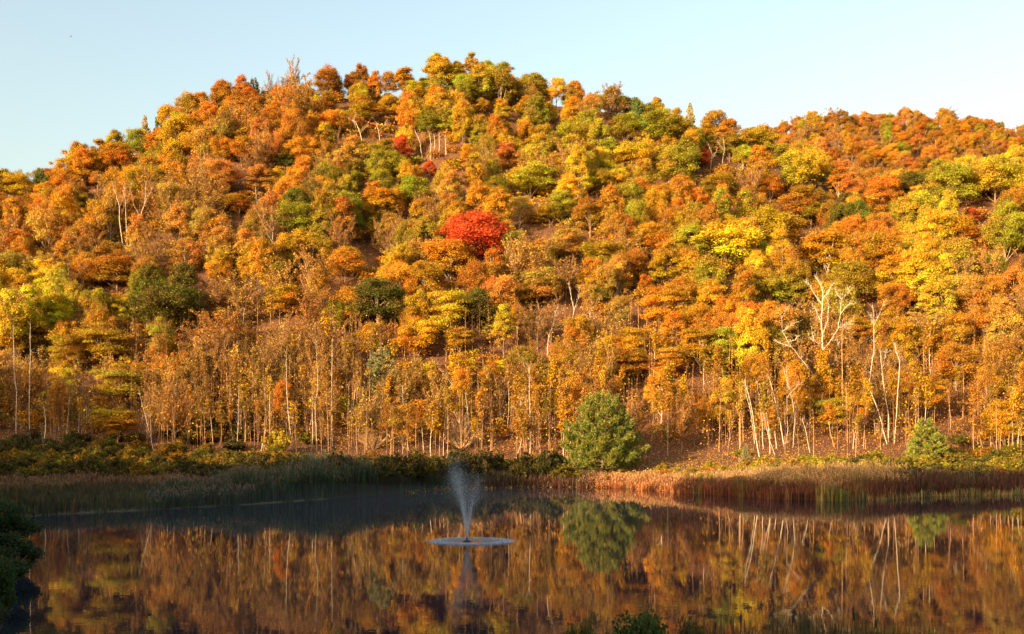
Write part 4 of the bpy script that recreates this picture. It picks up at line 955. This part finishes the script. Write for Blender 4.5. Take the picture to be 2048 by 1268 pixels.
def cattail(x, yt, own, Y=30., head=True, bend=0):
    X = float(tx(x)) * Y; z = max(g1(X, Y), 0); s = Y / FPX; H = CAMZ + (HOR - yt) * s - z
    e = bpy.data.objects.new('cattail', None); COL.objects.link(e); e.location = (X, Y, z); e['category'] = 'cattail'; e['group'] = 'cattails on the near bank'; e['label'] = own
    mb = MB(); q = np.linspace(0, 1, 6); tube(mb, np.stack([bend * q ** 2, .1 * q, H * q], 1), .018 - .008 * q, 5); obj('stalk', mb.mesh('stalk', [M_STALK], True), e, lin((96, 84, 46)))
    if head:
        mb = MB(); tube(mb, [(bend * .9, .09, H - .34), (bend * .92, .09, H - .31), (bend * .95, .1, H - .13), (bend * .97, .1, H - .1)], [.010, .034, .034, .008], 8); obj('seed_head', mb.mesh('seed_head', [M_HEAD], True), e)
    for k in range(5):
        mb = MB(); a = U(0, 2 * pi); L = H * U(.6, .98); q = np.linspace(0, 1, 7); out_ = U(.1, .5)
        P = np.stack([cos(a) * out_ * q ** 2, sin(a) * out_ * q ** 2, L * q - .25 * out_ * q ** 4], 1); sd_ = np.array([-sin(a), cos(a), 0]) * (.020 * (1 - q ** 3))[:, None]
        V = np.concatenate([P - sd_, P + sd_ + np.array([0, 0, .002])]); F = np.array([[i, i + 7, i + 8, i + 1] for i in range(6)])
        mb.add(V, F); obj('leaf', mb.mesh('leaf', [M_STALK]), e, lin((100, 100, 50)) * U(.6, 1.1))
for x, yt, b, o_ in [(1702, 1208, .1, 'tallest cattail with upright brown head at the bottom right'), (1714, 1218, -.05, 'cattail with brown head just right of the tallest one'),
                     (1580, 1222, .12, 'cattail standing alone above the bottom edge, left of the tall pair'), (1480, 1222, .05, 'leftmost cattail beside the brownish bush'),
                     (1625, 1232, -.1, 'short cattail between the lone one and the tall pair'), (1740, 1232, .2, 'bent cattail right of the tall pair'),
                     (1425, 1236, .1, 'cattail half hidden by the brownish bush top')]:
    cattail(x, yt, o_, 30, True, b)
mb = MB()
n = 2600; X = U(1380, 1900, n); Y = U(28, 31, n); xw = tx(X) * Y; z = np.maximum(ground(xw, Y), 0)
H = U(1.3, 2.75, n) * np.interp(X, [1380, 1480, 1700, 1900], [1, 1, 1, .8]); a = U(0, 2 * pi, n); ln = np.abs(R.normal(0, .14, n)) * H
B = np.stack([xw, Y, z - .05], 1); T_ = B + np.stack([np.cos(a) * ln, np.sin(a) * ln, H], 1); M_ = B * .4 + T_ * .6 - np.stack([np.cos(a) * ln, np.sin(a) * ln, 0 * a], 1) * .2
s = np.stack([np.cos(a + 1.57), np.sin(a + 1.57), 0 * a], 1) * .014; V = np.stack([B - s, B + s, M_ + s, M_ - s, T_], 1).reshape(-1, 3); base = np.arange(n)[:, None] * 5
fc = np.array([lin((90, 84, 44)), lin((120, 92, 54)), lin((66, 76, 38))])[R.integers(0, 3, n)] * vary(n)
mb.add(V, base + np.array([[0, 1, 2, 3]]), 0, fc); mb.F.append((base + np.array([[3, 2, 4]]), 0, fc))
obj('tall_grass', mb.mesh('tall_grass', [M_REED]), color=(1, 1, 1), kind='stuff', label='dark grass and reed blades rising at the bottom edge right')

# small bird in the sky
mb = MB()
tube(mb, [(-.28, 0, 0), (-.15, 0, 0), (0, 0, 0), (.15, 0, .01), (.24, 0, .02), (.30, 0, .02)], [.01, .05, .07, .06, .045, .005], 8)
bb = obj('bird', None) if False else None
e = bpy.data.objects.new('bird', None); COL.objects.link(e); Yb = 300.; e.location = (float(tx(142)) * Yb, Yb, CAMZ + (HOR - 73) / FPX * Yb)
e['label'] = 'tiny dark bird flying in the empty sky at upper left'; e['category'] = 'bird'; M_BIRD = plain('dark_feathers', (.03, .03, .035), .8)
obj('body', mb.mesh('bird_body', [M_BIRD], True), e)
for sgn in (-1, 1):
    mb = MB(); V = [(.08, 0, 0), (-.08, 0, 0), (.0, sgn * .3, .12), (.12, sgn * .3, .12), (-.05, sgn * .62, .05)]
    V = V + [(a, b, c + .012) for a, b, c in V]; mb.add(V, [[0, 1, 2, 3], [5, 8, 7, 6]]); mb.add(V, [[3, 2, 4], [8, 9, 7]]); obj('wing', mb.mesh('bird_wing', [M_BIRD]), e)

# ------------------------------------------------------------------ labels: each thing by its colour and its place beside something one can find
MARKS = [(945, 470, 'the big scarlet maple'), (1262, 310, 'the bright yellow tree under the skyline'), (330, 610, 'the big dark green tree'), (1842, 550, 'the tall vivid yellow tree'),
    (755, 600, 'the dark green dome tree'), (1450, 485, 'the widest yellow tree'), (803, 295, 'the small crimson tree'), (20, 650, 'the pale-trunked yellow trees'), (885, 140, 'the yellow summit tree'),
    (1007, 650, 'the narrow lime yellow tree'), (1757, 400, 'the glowing orange tree'), (1205, 865, 'the huge rounded pine'), (1850, 880, 'the bushy pine'), (765, 740, 'the grey-green pine'),
    (80, 360, 'the low ridge pine'), (305, 245, 'the two thin ridge pines'), (508, 175, 'the dark skyline pine'), (1272, 220, 'the pines right of the summit'), (1380, 230, 'the narrow pale pine'),
    (1644, 690, 'the tall dead tree'), (1105, 655, 'the small forked dead tree'), (1572, 830, 'the V-shaped birch'), (1785, 790, 'the tall birch pair'), (1061, 820, 'the bright straight birch'),
    (280, 430, 'the bare white tree cluster'), (868, 290, 'the stand of pale stems'), (816, 850, 'the lone white birch stem'), (665, 790, 'the tall straight pale stem'), (567, 800, 'the small orange tree'),
    (925, 860, 'the domed leafless bush'), (1492, 910, 'the small spruce'), (1610, 340, 'the broad lime tree'), (235, 840, 'the layered golden trees')]
ORD = 'nearest second third fourth fifth sixth seventh eighth ninth tenth eleventh twelfth thirteenth fourteenth fifteenth sixteenth seventeenth eighteenth nineteenth twentieth'.split()
DIRS = ['right of', 'above right of', 'above', 'above left of', 'left of', 'below left of', 'below', 'below right of']
NOUN = {'red_orange_tree': 'leafy tree', 'broadleaf_tree': 'leafy tree', 'green_rust_tree': 'leafy tree', 'yellow_tree': 'leafy tree', 'bare_tree': 'twiggy thin-leaved tree', 'distant_tree': 'far ridge tree', 'slender_tree': 'slender young tree', 'shrub': 'shrub', 'pine_tree': 'pine', 'bush': 'bush'}
buckets = {}
for d in THINGS:
    if d.get('own'): d['o']['label'] = d['own']; continue
    x, y = d['x'], d['yc'] if d['yc'] is not None else d['yb']
    nears = sorted(MARKS, key=lambda m: (m[0] - x) ** 2 + ((m[1] - y) * 1.3) ** 2)
    best = None
    for m in nears[:3]:
        a = int(round(math.atan2(m[1] - y, x - m[0]) / (pi / 4))) % 8
        key = (d['word'], NOUN.get(d['kind'], 'tree'), m[2], DIRS[a])
        if best is None or len(buckets.get(key, [])) + 1 < len(buckets.get(best[0], [])): best = (key, (m[0] - x) ** 2 + (m[1] - y) ** 2)
    buckets.setdefault(best[0], []).append((best[1], d))
for key, L in buckets.items():
    L.sort(key=lambda q: q[0])
    for i, (_, d) in enumerate(L):
        o_ = ORD[min(i, len(ORD) - 1)]
        d['o']['label'] = '%s%s %s %s %s' % (o_ + ' ' if (i or len(L) > 1) else '', key[0], key[1], key[3], key[2])
print('largest label bucket', max(len(v) for v in buckets.values()))
print('tris', sum(len(p.polygons) * 2 for p in bpy.data.meshes))
